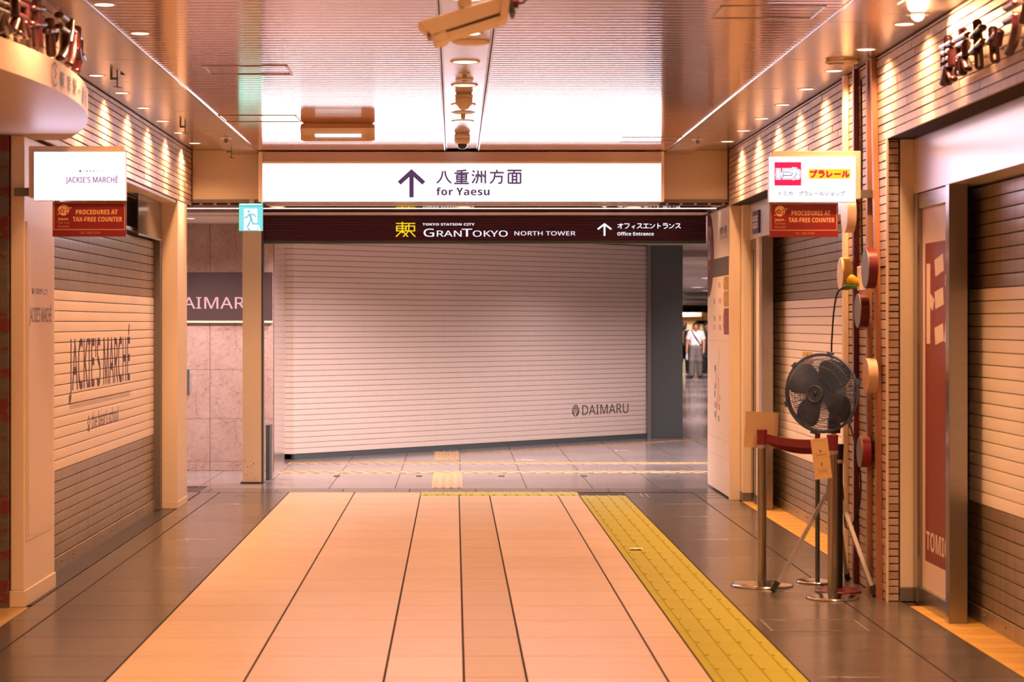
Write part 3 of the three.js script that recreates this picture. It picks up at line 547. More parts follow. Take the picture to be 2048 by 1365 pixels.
// ---------------------------------------------------------------- left-hand shop
{
  const p = struct('pillar', 'broad beige pillar end with framed poster left of the printed shutter', 'pillar', [-2.41, 0, 12.2]);
  box('shaft', -2.446, -2.37, 0.09, 2.6, 11.76, 12.65, M.beige, p, 0.006); box('plinth', -2.45, -2.362, 0, 0.09, 11.75, 12.655, M.beigeDeep, p, 0.003);
  const q = struct('pillar', 'slim beige pillar at the far end of the printed shutter', 'pillar', [-2.41, 0, 18.2]);
  box('shaft', -2.5, -2.33, 0.06, 2.6, 17.97, 18.6, M.beige, q, 0.006); box('plinth', -2.503, -2.326, 0, 0.06, 17.965, 18.605, M.beigeDeep, q, 0.003);
  const d = struct('pillar', 'dark grey column with peeling red-brown paint at the left picture edge', 'column', [-2.9, 0, 12]); box('shaft', -3.2, -2.452, 0, 2.6, 11.72, 12.6, M.rust, d);
  const w = struct('wall_left', 'plain wall closing the left-hand shop behind its shutter', 'wall'); box('wall_slab', -3.4, -3.2, 0, 3.16, -3, 20.3, M.beige, w); box('shop_ceiling', -3.2, -2.52, 2.6, 2.72, 12.6, 18.95, M.beige, w); box('near_wall', -3.2, -2.7, 0, 2.6, -3, 8, M.beige, w);
  const so = struct('trim_3', 'beige soffit under the left brick band', 'soffit'); box('soffit_board', -2.53, -2.345, 2.575, 2.6, 12.66, 17.96, M.beigeDeep, so, 0.003);
  // transom of dark panes over the shutter
  const tr = struct('window_1', 'dark glazed transom over the left printed shutter', 'transom', [-2.5, 2.28, 15]);
  box('rail', -2.56, -2.5, 2.28, 2.31, 12.66, 17.96, M.alu, tr, 0.003); for (let k = 0; k < 6; k++) { const z0 = 12.68 + k * 0.88; box('pane', -2.53, -2.522, 2.312, 2.57, z0, z0 + 0.86, M.glassDark, tr); box('mullion', -2.545, -2.505, 2.31, 2.575, z0 + 0.86, z0 + 0.88, M.alu, tr); }
  const st = thing('smoke_screen', 'grey translucent smoke panel hanging beside the far end of the left shutter top', 'smoke panel', [-2.46, 2.25, 17.4]);
  box('pane', -2.464, -2.458, 2.26, 2.57, 16.6, 17.94, phys({ color: '#8c7b70', roughness: 0.1, transmission: 0.55, thickness: 0 }), st); box('bottom_clip', -2.468, -2.454, 2.25, 2.265, 16.6, 17.94, M.alu, st);
  // framed poster on the side face of the pillar
  const t = canvas(256, 1024, (g, W_, H_) => { g.fillStyle = '#e2d3c8'; g.fillRect(0, 0, W_, H_); kana(g, 'くまのがっこう', 60, 205, 21, 3.2, INK, 0.95, 1, 'round'); kana(g, '⌂', 36, 205, 20, 5, INK); label(g, "JACKIE'S MARCHÉ", 14, 318, 56, INK, { w: 228, sy: 1.15, bold: 3 }); });
  const f = thing('framed_poster', 'tall pale framed poster with a shop name on the left pillar', 'poster', [-2.36, 0.37, 12.2]);
  box('frame', -2.37, -2.361, 0.36, 2.13, 11.8, 12.56, M.beigeDeep, f, 0.003); add('poster_print', quad(at(-2.3595, 0.38, 11.82), at(-2.3595, 0.38, 12.54), at(-2.3595, 2.11, 12.54), at(-2.3595, 2.11, 11.82)), printMat(t), f);
}
// curved canopy with raised lettering
function arc(R, z0, z1, n) { const o = []; for (let i = 0; i <= n; i++) { const z = z0 + (z1 - z0) * i / n; o.push([-8.26 + Math.sqrt(R * R - (z - 9.7) ** 2), z]); } return o; }
function arcSolid(R, z0, z1, h0, h1, inner, n = 40) {
  const s = new THREE.Shape(); const pts = arc(R, z0, z1, n); s.moveTo(inner, -z0); for (const [x, z] of pts) s.lineTo(x, -z); s.lineTo(inner, -z1); s.closePath();
  const g = new THREE.ExtrudeGeometry(s, { depth: h1 - h0, bevelEnabled: false, curveSegments: 1 });   // shape (x, -Z) in xy, depth up
  g.applyMatrix4(new THREE.Matrix4().set(1, 0, 0, 0, 0, 0, 1, h0, 0, 1, 0, 0, 0, 0, 0, 1)); // x, y=depth, z=shape y
  const q = g.toNonIndexed ? (g.index ? g.toNonIndexed() : g) : g, p = q.attributes.position.array;
  for (let i = 0; i < p.length; i += 9) for (let k = 0; k < 3; k++) { const t = p[i + 3 + k]; p[i + 3 + k] = p[i + 6 + k]; p[i + 6 + k] = t; }
  q.computeVertexNormals(); return metric(q);
}
const letterGeo = (ch, size, r) => keep(`L${ch}${size}`, () => {
  const parts = [];
  for (const s of strokes(ch)) {
    const p = s.map(([x, y]) => new THREE.Vector3((x - 50) / 100 * size, (100 - y) / 100 * size, 0));
    const path = new THREE.CurvePath(); for (let i = 1; i < p.length; i++) if (p[i].distanceTo(p[i - 1]) > 1e-4) path.add(new THREE.LineCurve3(p[i - 1], p[i]));
    for (const c of path.curves) parts.push(new THREE.CylinderGeometry(r, r, c.getLength(), 8, 1, true).applyQuaternion(new THREE.Quaternion().setFromUnitVectors(new THREE.Vector3(0, 1, 0), c.v2.clone().sub(c.v1).normalize())).translate((c.v1.x + c.v2.x) / 2, (c.v1.y + c.v2.y) / 2, 0));
    for (const v of s.length > 8 ? [p[0], p[p.length - 1]] : p) parts.push(new THREE.SphereGeometry(r, 8, 6).translate(v.x, v.y, 0));
  }
  return merge(parts).scale(1, 1, 1.5);
});
const TITLE = [...'東京キャラクターストリート'];
{
  const c = thing('curved_canopy', 'curved beige canopy with pink-lit underside at the upper left', 'canopy', [-2.2, 2.6, 10.4]);
  add('canopy_body', arcSolid(6.5, 7.3, 12.06, 2.6, 2.73, -3.19), M.canopy, c); add('upper_drum', arcSolid(6.38, 7.4, 12.0, 2.73, 3.1, -3.19), M.mortar, c);
  const drumTiles = []; let h = 2.735; const pts = arc(6.39, 7.6, 11.95, 24);
  while (h < 3.08) { for (let i = 0; i + 1 < pts.length; i++) { const [x0, z0] = pts[i], [x1, z1] = pts[i + 1], L = Math.hypot(x1 - x0, z1 - z0); const m = add('brick', tileGeo(r4(L - 0.003), 0.04, 0.014, 0.0015, '+x', i % 3), [M.brick, M.brickB, M.brickC][(i * 7 + Math.round(h * 100)) % 3], c, at((x0 + x1) / 2, h + 0.02, (z0 + z1) / 2)); m.rotation.y = Math.atan2(x0 - x1, z1 - z0) * -1; } h += 0.046; }
  const s = thing('raised_lettering', 'row of raised dark red tubular letters standing on the curved canopy', 'lettering', [-1.8, 2.74, 9.7]);
  const L = TITLE.slice(0, 8), zs = 8.72, step = 0.248;
  L.forEach((ch, i) => { const z = zs + i * step, x = -8.26 + Math.sqrt(6.475 ** 2 - (z - 9.7) ** 2), m = add('letter', letterGeo(ch, 0.235, 0.0155), M.maroonGloss, s, at(x, 2.752, z)); m.rotation.y = Math.PI / 2 - Math.asin((z - 9.7) / 6.475) * -1; });
  // small lettering on the canopy edge
  const t = canvas(1024, 128, (g) => { g.clearRect(0, 0, 1024, 128); g.strokeStyle = '#4b4440'; g.lineWidth = 9; g.beginPath(); g.ellipse(60, 64, 44, 56, 0, 0.6, 5.6); g.stroke(); g.beginPath(); g.moveTo(50, 36); g.lineTo(84, 60); g.lineTo(56, 84); g.stroke(); kana(g, '東京駅一番街', 150, 22, 92, 10, '#4b4440', 1.5); }, true);
  const e0 = arc(6.503, 9.35, 10.55, 12), pos = [], uv = [], idx = [];
  e0.forEach(([x, z], i) => { pos.push(x, 2.608, -z, x, 2.722, -z); uv.push(i / 12, 0, i / 12, 1); if (i) { const b = 2 * i; idx.push(b - 2, b, b + 1, b - 2, b + 1, b - 1); } });
  const q = new THREE.BufferGeometry(); q.setAttribute('position', new THREE.Float32BufferAttribute(pos, 3)); q.setAttribute('uv', new THREE.Float32BufferAttribute(uv, 2)); q.setIndex(idx); q.computeVertexNormals();
  add('edge_lettering', q, std({ map: t, transparent: true, alphaTest: 0.5, roughness: 0.4 }), c);
  const r = thing('raised_lettering', 'row of shiny dark red tubular letters on the right-hand brick band', 'lettering', [2.36, 2.7, 9.5]);
  TITLE.slice(0, 7).forEach((ch, i) => { const z = 10.2 - i * 0.29, m = add('letter', letterGeo(ch, 0.236, 0.0152), M.maroonGloss, r, at(2.36, 2.705, z)); m.rotation.y = -Math.PI / 2; for (const dy of [0.06, 0.18]) add('stand_off', keep('so', () => rod(new THREE.Vector3(0, 0, 0), new THREE.Vector3(0.07, 0, 0), 0.004, 0.004, 6)), M.alu, r, at(2.36, 2.705 + dy, z)); });
}

// ---------------------------------------------------------------- projecting shop signs
function taxBoard(lab, x0, x1, h0, h1, z) {
  const t = canvas(1024, 500, (g, w, h) => {
    g.fillStyle = '#7f2027'; g.fillRect(0, 0, w, h); g.strokeStyle = '#e2b277'; g.lineWidth = 8; g.strokeRect(18, 18, w - 36, 382);
    const gold = '#ecc08a'; g.fillStyle = gold; g.beginPath(); g.arc(155, 120, 78, 0, 7); g.fill(); g.beginPath(); g.ellipse(250, 90, 16, 8, -0.4, 0, 7); g.fill(); g.beginPath(); g.ellipse(75, 180, 12, 7, -0.4, 0, 7); g.fill();
    const flower = (x, y, r) => { g.fillStyle = '#8f2024'; for (let i = 0; i < 5; i++) { const a = i * 1.2566 - 1.57; g.beginPath(); g.ellipse(x + Math.cos(a) * r, y + Math.sin(a) * r, r * 0.62, r * 0.42, a, 0, 7); g.fill(); } g.fillStyle = gold; g.beginPath(); g.arc(x, y, r * 0.3, 0, 7); g.fill(); };
    flower(135, 130, 26); flower(205, 105, 15); flower(205, 165, 18); flower(90, 140, 9);
    label(g, 'Japan.', 80, 262, 48, gold, { weight: 'bold', w: 150 }); label(g, 'Tax-free', 72, 318, 46, '#c08a5f', { w: 168 }); label(g, 'Counter', 72, 370, 46, '#c9946a', { w: 168 });
    label(g, 'PROCEDURES AT', 320, 182, 92, gold, { w: 590, weight: 'bold' }); label(g, 'TAX-FREE COUNTER', 282, 284, 92, gold, { w: 690, weight: 'bold' }); label(g, 'TAX - FREE SHOP', 380, 462, 44, '#c4905f', { w: 290 });
  });
  const b = thing('tax_free_board', lab, 'notice board', [(x0 + x1) / 2, h0, z]);
  box('board', x0, x1, h0, h1, z + 0.002, z + 0.022, M.red, b, 0.002); add('lettering', quad(at(x0, h0, z), at(x1, h0, z), at(x1, h1, z), at(x0, h1, z)), printMat(t, 0.4), b);
}
function lightBox(lab, x0, x1, h0, h1, z, t, fx0, fx1, top, wallX) {   // fx: extent of the beige housing behind
  const s = thing('illuminated_sign', lab, 'sign', [(x0 + x1) / 2, h0, z]);
  box('housing', fx0, fx1, h0 + 0.02, h1 + top, z + 0.03, z + 0.1, M.beigeDeep, s, 0.006); box('sign_case', x0, x1, h0, h1, z + 0.002, z + 0.03, M.shutterWhite, s, 0.003);
  add('sign_face', quad(at(x0 + 0.003, h0 + 0.003, z), at(x1 - 0.003, h0 + 0.003, z), at(x1 - 0.003, h1 - 0.003, z), at(x0 + 0.003, h1 - 0.003, z)), std({ color: '#080808', emissive: new THREE.Color().setRGB(1, 0.97, 1), emissiveMap: t, emissiveIntensity: 1.25, roughness: 0.4 }), s);
  const inn = wallX < 0 ? fx0 : fx1; box('wall_bracket', Math.min(inn, wallX), Math.max(inn, wallX), h0 + 0.03, h0 + 0.075, z + 0.05, z + 0.09, M.baseGrey, s);
  const l = new THREE.RectAreaLight(BOXLIGHT, LEVEL.box, x1 - x0, h1 - h0); l.name = 'sign_light'; l.position.copy(at((x0 + x1) / 2, (h0 + h1) / 2, z - 0.004)); l.rotation.y = Math.PI; scene.add(l);
}
{
  const Z = 11.68, k = Z / FOCAL, X = (x) => (x - 909) * k, H = (y) => EYE + (645 - y) * k;
  const t = canvas(1024, 556, (g, w, h) => {
    g.fillStyle = '#ffffff'; g.fillRect(0, 0, w, h); kana(g, '⌂', 505, 205, 26, 7, '#5b4674'); kana(g, 'くまのがっこう', 542, 205, 30, 3.4, '#5a4a76', 1.22, 1, 'round');
    g.save(); const gr = '#8e3a7c'; label(g, "JACKIE'S MARCHÉ", 360, 352, 88, gr, { w: 585, bold: 3 }); g.restore();
  });
  lightBox('white backlit sign with purple shop name hanging left of the corridor', X(67), X(252), H(402), H(303), Z, t, X(55), X(245), 0.032, -2.42);
  taxBoard('red tax-free notice under the left backlit sign', X(103), X(250), H(473), H(403), Z + 0.03);
}
{
  const Z = 12.3, k = Z / FOCAL, X = (x) => (x - 909) * k, H = (y) => EYE + (645 - y) * k;
  const t = canvas(1024, 552, (g, w, h) => {
    g.fillStyle = '#ffffff'; g.fillRect(0, 0, w, h); const K = 1024 / 1254, P = (x, y) => [(x - 58) * K, (y - 157) * K * 1.0];
    g.fillStyle = '#e3124f'; const [a, b] = P(138, 236), [c, d] = P(524, 588); g.fillRect(a, b, c - a, d - b);
    // three heavy outlined characters on the red square
    const cap = (lw, col) => {
      g.strokeStyle = col; g.lineWidth = lw; g.lineJoin = 'round'; g.lineCap = 'square'; const S = (pts) => { g.beginPath(); pts.forEach(([x, y], i) => g[i ? 'lineTo' : 'moveTo'](...P(x, y))); g.stroke(); };
      S([[192, 362], [192, 462]]); S([[192, 410], [240, 424]]); S([[285, 362], [365, 362]]); S([[285, 410], [365, 410]]); S([[285, 460], [365, 460]]); S([[395, 375], [480, 375], [476, 462], [455, 462]]); S([[425, 350], [422, 410], [400, 462]]);
    };
    cap(60, '#ffffff'); cap(41, '#3c3a8a'); cap(31, '#ffffff');
    g.fillStyle = '#f0d024'; const [e, f] = P(632, 340), [m, n] = P(1235, 486); g.fillRect(e, f, m - e, n - f);
    kana(g, 'プラレール', e + 8, f + 14, 94, 21, '#cf1440', 1.03, 0.99);
    kana(g, 'トミカ・プラレールショップ', ...P(182, 672), 58, 6.2, '#4f4564', 1.06);
  });
  lightBox('white backlit sign with red square and yellow strip logos on the right', X(1537), X(1712), H(405), H(313), Z, t, X(1545), X(1724), 0.034, 2.43);
  taxBoard('red tax-free notice under the right backlit sign', X(1541), X(1678), H(474), H(405.5), Z + 0.03);
}

// ---------------------------------------------------------------- bulkhead with the large overhead sign
{
  const b = struct('wall_back', 'beige bulkhead panels on both sides of the large overhead sign', 'bulkhead', [0, 2.61, 19]);
  box('left_panel', -2.325, -1.67, 2.66, 3.1, 18.95, 19.1, M.beigeDeep, b, 0.004); box('right_panel', 1.815, 2.425, 2.66, 3.1, 18.95, 19.1, M.beigeDeep, b, 0.004);
  for (const [x0, x1] of [[-2.325, -1.67], [1.815, 2.425]]) { box('curtain_rail', x0, x1, 2.632, 2.66, 18.93, 19.1, M.baseGrey, b); box('curtain_slot', x0, x1, 2.612, 2.632, 18.97, 19.1, M.maroon, b); for (let k = 0; k < 5; k++) box('hanger', x0 + 0.06 + k * 0.125, x0 + 0.085 + k * 0.125, 2.614, 2.63, 18.955, 18.97, M.alu, b); }
  box('centre_wall', -1.67, 1.815, 2.61, 3.16, 18.96, 19.1, M.beigeDeep, b);
  box('side_trim', -2.335, -2.322, 2.6, 3.1, 18.9, 18.95, M.maroon, b); box('side_trim', 2.42, 2.432, 2.6, 3.1, 18.9, 18.95, M.maroon, b);
  const Z = 18.5, k = Z / FOCAL, X = (x) => (x - 909) * k, H = (y) => EYE + (645 - y) * k;
  const t = canvas(2048, 198, (g, w, h) => {
    g.fillStyle = '#ffffff'; g.fillRect(0, 0, w, h); const U = (x) => (x - 525) / 797 * w, V = (y) => (y - 327) / 76.5 * h, ink = '#4a2f52';
    arrowUp(g, U(823), V(338), U(846) - U(800) + 8, V(395) - V(338), 22, ink);
    kana(g, '八重洲方面', U(872), V(338), 82, 8.2, ink, 1.105); label(g, 'for Yaesu', U(872), V(391), 54, ink, { w: U(981) - U(872), weight: 'bold' });
  });
  const s = thing('overhead_sign', 'long white backlit overhead sign with arrow and direction', 'sign', [0, 2.61, 18.7]);
  box('case', X(519), X(1327), H(403.5), 3.05, Z + 0.004, 18.95, M.ceilStrip, s, 0.004); box('header_lip', X(519), X(1327), H(326.5), H(323), Z - 0.006, Z + 0.004, M.beige, s);
  box('case_edge', X(517), X(525), H(404), 3.05, Z - 0.01, Z + 0.004, M.beige, s, 0.002); box('case_edge', X(1322), X(1328), H(404), 3.05, Z - 0.01, Z + 0.004, M.beige, s, 0.002);
  add('sign_face', quad(at(X(525), H(403.5), Z), at(X(1322), H(403.5), Z), at(X(1322), H(327), Z), at(X(525), H(327), Z)), std({ color: '#080808', emissive: new THREE.Color().setRGB(1, 0.98, 1), emissiveMap: t, emissiveIntensity: 1.3, roughness: 0.4 }), s);
  const w = X(1322) - X(525), hh = H(327) - H(403.5), l = new THREE.RectAreaLight(COOL, LEVEL.sign, w, hh); l.name = 'sign_light'; l.position.copy(at((X(525) + X(1322)) / 2, (H(327) + H(403.5)) / 2, Z - 0.008)); l.rotation.y = Math.PI; scene.add(l);
}
{ // running-man emergency sign
  const Z = 18.72, k = Z / FOCAL, x0 = (478 - 909) * k, x1 = (525.5 - 909) * k, h0 = EYE + (645 - 462) * k, h1 = EYE + (645 - 407) * k;
  const t = canvas(256, 296, (g, w, h) => {
    g.fillStyle = '#7fe3ee'; g.fillRect(0, 0, w, h); g.fillStyle = '#2fd9b4'; g.fillRect(0, 0, w, 8); g.fillStyle = '#5ff0c8'; g.fillRect(0, 26, 10, h); g.fillStyle = '#f6fdff'; g.fillRect(52, 56, 146, 232);
    g.beginPath(); g.moveTo(198, 200); g.lineTo(206, 292); g.lineTo(236, 292); g.closePath(); g.fill(); g.fillRect(8, 4, 240, 14); g.fillStyle = '#22b790'; g.fillRect(0, 25, w, 7);
    g.strokeStyle = g.fillStyle = '#7fc9dc'; g.lineCap = 'round'; g.lineJoin = 'round'; g.beginPath(); g.arc(104, 88, 13, 0, 7); g.fill();
    g.lineWidth = 24; g.beginPath(); g.moveTo(118, 122); g.lineTo(132, 172); g.stroke(); g.lineWidth = 13; g.beginPath(); g.moveTo(60, 152); g.lineTo(84, 152); g.lineTo(108, 118); g.lineTo(160, 120); g.lineTo(178, 142); g.stroke();
    g.lineWidth = 15; g.beginPath(); g.moveTo(130, 172); g.lineTo(90, 256); g.moveTo(136, 172); g.lineTo(150, 220); g.lineTo(202, 220); g.stroke(); g.beginPath(); g.moveTo(98, 274); g.lineTo(116, 288); g.stroke();
  });
  const s = thing('emergency_sign', 'small square green running-man emergency sign below the left bulkhead panel', 'sign', [(x0 + x1) / 2, h0, Z]);
  box('case', x0, x1, h0, h1, Z + 0.002, Z + 0.05, std({ color: '#cfe9dc', roughness: 0.4 }), s, 0.003); add('sign_face', quad(at(x0, h0, Z), at(x1, h0, Z), at(x1, h1, Z), at(x0, h1, Z)), std({ color: '#080808', emissive: 0xffffff, emissiveMap: t, emissiveIntensity: 1.05, roughness: 0.4 }), s);
  box('hanger', (x0 + x1) / 2 - 0.02, (x0 + x1) / 2 + 0.02, h0 + 0.1, 2.65, Z + 0.05, 18.93, M.alu, s);
  const l = new THREE.RectAreaLight(new THREE.Color().setRGB(0.35, 1, 0.8), 1.6, x1 - x0, h1 - h0); l.name = 'sign_light'; l.position.copy(at((x0 + x1) / 2, (h0 + h1) / 2, Z - 0.005)); l.rotation.y = Math.PI; scene.add(l);
}

// ---------------------------------------------------------------- cross passage: ceiling, board, walls
const HC = 2.615;
{
  const c = struct('ceiling', 'ceiling of the cross passage with a glossy dark band and a light line', 'ceiling');
  box('ceiling_slab', -9, 16, 2.7, 2.82, 19.1, 31, M.ceilHall, c); box('dark_band', -3.2, 2.42, HC, HC + 0.05, 19.1, 19.55, M.soffit, c); box('dark_band', -3.2, 2.42, HC, HC + 0.05, 19.61, 20.3, M.soffit, c);
  box('pale_band', -3.2, 2.42, HC, HC + 0.05, 20.3, 20.86, M.ceilHall, c); box('light_line', -3.2, 2.4, HC - 0.004, HC + 0.02, 19.555, 19.605, M.lineLamp, c);
  for (let x = -8.9; x < 10; x += 1.2) for (let z = 21.0; z < 30.6; z += 1.2) box('ceiling_panel', x, x + 1.194, HC, HC + 0.03, z, z + 1.194, M.ceilHall, c);
  box('closing_band', -9, -3.2, HC, HC + 0.05, 19.1, 21, M.ceilHall, c); box('closing_band', 2.52, 16, HC, HC + 0.05, 19.1, 21, M.ceilHall, c);
  const l = new THREE.RectAreaLight(new THREE.Color().setRGB(1, 0.75, 0.5), 2.2, 5.6, 0.1); l.name = 'light_line_glow'; l.position.copy(at(-0.4, HC - 0.018, 19.58)); l.rotation.x = -Math.PI / 2; scene.add(l);
  for (const [x, n] of [[-1.6, 'left'], [0.08, 'middle'], [1.62, 'right']]) downlight(x, HC, 19.3, 0.075, LEVEL.soffit, WARM, `warm recessed lamp in the dark soffit behind the ${n} part of the overhead sign`, 'warm lamps in the dark soffit', M.lampWarm, 1.3, 0.5);
  const G = 'rosy downlights of the cross passage';
  const spots = [[-2.66, 21.45], [-1.2, 22.1], [0.2, 22.1], [1.6, 22.1], [-0.6, 23.4], [0.9, 24.2], [2.3, 23.2], [3.7, 24.4], [2.2, 26.0], [3.9, 27.2], [-4.2, 21.6], [5.4, 24.2]];
  spots.forEach(([x, z], i) => downlight(x, HC, z, 0.07, LEVEL.hall, ROSE, i ? `${ORD[i]} recessed lamp in the cross passage ceiling counted from the marble wall` : 'recessed lamp in the cross passage ceiling above the marble wall', i ? G : undefined, M.lampRose, 1.28, 0.7));
}
{ // ribbed dark red name board
  const Z = 20.88, k = Z / FOCAL, X = (x) => (x - 909) * k, H = (y) => EYE + (645 - y) * k, n = 9, h0 = H(481), h1 = H(430.5);
  const s = thing('name_board', 'long ribbed dark red board with building name across the cross passage', 'sign', [0, 2.34, 21]);
  box('core', X(524), X(1412), h0, h1, Z + 0.012, Z + 0.1, M.maroonBoard, s);
  for (let i = 0; i < n; i++) box('rib', X(524), X(1412), h0 + i * (h1 - h0) / n + 0.004, h0 + (i + 1) * (h1 - h0) / n - 0.004, Z, Z + 0.012, M.maroonBoard, s, 0.002);
  box('lower_rail', X(524), X(1412), H(487.5), h0, Z - 0.004, Z + 0.1, M.greyPaint, s, 0.003);
  const white = '#fff4ff';
  const t = canvas(2048, 190, (g, w, h) => {
    g.clearRect(0, 0, w, h); const U = (x) => (x - 780) / 600 * w, V = (y) => (y - 430.5) / 50.5 * h;
    const y0 = '#ffd21f'; g.save(); g.translate(U(791), V(444)); g.scale(1.38, 1.22); g.strokeStyle = y0; g.lineWidth = 6.2; g.lineCap = 'butt';
    for (const p of [[[2, 10], [98, 10]], [[34, 0], [34, 70]], [[66, 10], [66, 56]], [[6, 26], [52, 26], [52, 56], [6, 56], [6, 26]], [[6, 41], [52, 41]], [[52, 26], [94, 26], [94, 56], [52, 56]], [[32, 56], [2, 92]], [[34, 56], [62, 92]], [[70, 56], [98, 92]], [[66, 56], [38, 92]]]) { g.beginPath(); p.forEach(([a, b], i) => g[i ? 'lineTo' : 'moveTo'](a, b)); g.stroke(); }
    g.restore();
    label(g, 'TOKYO STATION CITY', U(845), V(451.5), 25, white, { w: U(949) - U(845), weight: 'bold' });
    label(g, 'G', U(845), V(473.5), 82, white, { w: U(871) - U(845) }); label(g, 'RAN', U(871), V(473.5), 62, white, { w: U(926) - U(871) }); label(g, 'T', U(923), V(473.5), 82, white, { w: U(945) - U(923) }); label(g, 'OKYO', U(944), V(473.5), 62, white, { w: U(1017) - U(944) });
    label(g, 'NORTH TOWER', U(1027), V(471), 44, white, { w: U(1151) - U(1027) });
    arrowUp(g, U(1209), V(446), U(1222) - U(1196) + 4, V(472) - V(446), 13, white);
    kana(g, 'オフィスエントランス', U(1234), V(446), 46, 6, white, 0.95); label(g, 'Office Entrance', U(1234), V(471.5), 36, white, { w: U(1308) - U(1234), weight: 'bold' });
  }, true);
  add('glowing_sign_letters', quad(at(X(780), h0, Z - 0.003), at(X(1380), h0, Z - 0.003), at(X(1380), h1, Z - 0.003), at(X(780), h1, Z - 0.003)), std({ color: '#000000', map: t, emissive: 0xffffff, emissiveMap: t, emissiveIntensity: 1.1, transparent: true, roughness: 0.6 }), s);
}
{ // free-standing post
  const p = struct('pillar', 'slim beige post with scuffed foot under the running-man sign', 'post', [-1.97, 0, 20.8]);
  box('shaft', -2.065, -1.882, 0.01, HC, 20.8, 20.95, M.beige, p, 0.004); box('edge_strip', -1.882, -1.866, 0.01, HC, 20.81, 20.94, M.greyPaint, p); box('foot_plate', -2.085, -1.86, 0, 0.01, 20.78, 20.97, M.dark, p);
  for (let k = 0; k < 9; k++) { const x = rr(-2.05, -1.9), h = rr(0.02, 0.3); box('paint_chip', x, x + rr(0.003, 0.007), h, h + rr(0.004, 0.014), 20.7985, 20.8, M.dark, p); }
  const c = thing('corner_guard', 'grey low rail upright at the foot of the slim post', 'guard', [-1.86, 0, 21.3]); box('upright', -1.875, -1.835, 0, 0.55, 21.2, 21.5, M.greyPaint, c, 0.004);
}
{ // marble wall with dark name band
  const Z = 22.57, k = Z / FOCAL, X = (x) => (x - 909) * k, H = (y) => EYE + (645 - y) * k;
  const w = struct('wall_far', 'pink marble wall with dark name band beyond the slim post', 'marble wall', [-2.9, 0, Z]);
  box('backing', -6.2, X(547), 0, 2.7, Z + 0.02, Z + 0.3, M.mortar, w);
  const xs = [X(547), X(420), X(290), X(160), X(30), X(-120)], hs = [0, H(924), H(838), H(740), H(645), H(550), H(447)];
  for (let i = 0; i + 1 < xs.length; i++) for (let j = 0; j + 1 < hs.length; j++) add('marble_slab', tileGeo(r4(xs[i] - xs[i + 1] - 0.004), r4(hs[j + 1] - hs[j] - 0.003), 0.02, 0.001, '+z', (i * 5 + j * 3) % 6), M.marble, w, at((xs[i] + xs[i + 1]) / 2, (hs[j] + hs[j + 1]) / 2, Z));
  const t = canvas(1024, 300, (g, W_, H_) => { g.fillStyle = '#4a3a3c'; g.fillRect(0, 0, W_, H_); const U = (x) => (x - 300) / 246 * W_, V = (y) => (y - 545) / 97 * H_; label(g, 'DAIMARU', U(338), V(618), 108, '#cdaeb6', { w: U(520) - U(338), sy: 0.92 }); });
  const s = thing('name_band', 'dark band with large pale store name on the marble wall', 'sign', [-2.5, 1.58, Z]);
  box('board', X(300), X(545), H(642), H(545), Z - 0.03, Z - 0.001, std({ color: '#4a3a3c', roughness: 0.35 }), s, 0.003); add('lettering', quad(at(X(300), H(642), Z - 0.0315), at(X(545.5), H(642), Z - 0.0315), at(X(545.5), H(545), Z - 0.0315), at(X(300), H(545), Z - 0.0315)), printMat(t, 0.35), s); box('lower_lip', X(300), X(545), H(646), H(642), Z - 0.036, Z - 0.001, M.beigeDeep, s);
  const c = thing('wall_box', 'small grey metal access cover on the marble wall', 'access cover', [X(371), H(787), Z]); box('cover', X(357), X(379), H(787), H(739), Z - 0.02, Z, M.greyPaint, c, 0.004); box('door', X(359), X(375), H(783), H(743), Z - 0.026, Z - 0.02, M.baseGrey, c, 0.003);
}
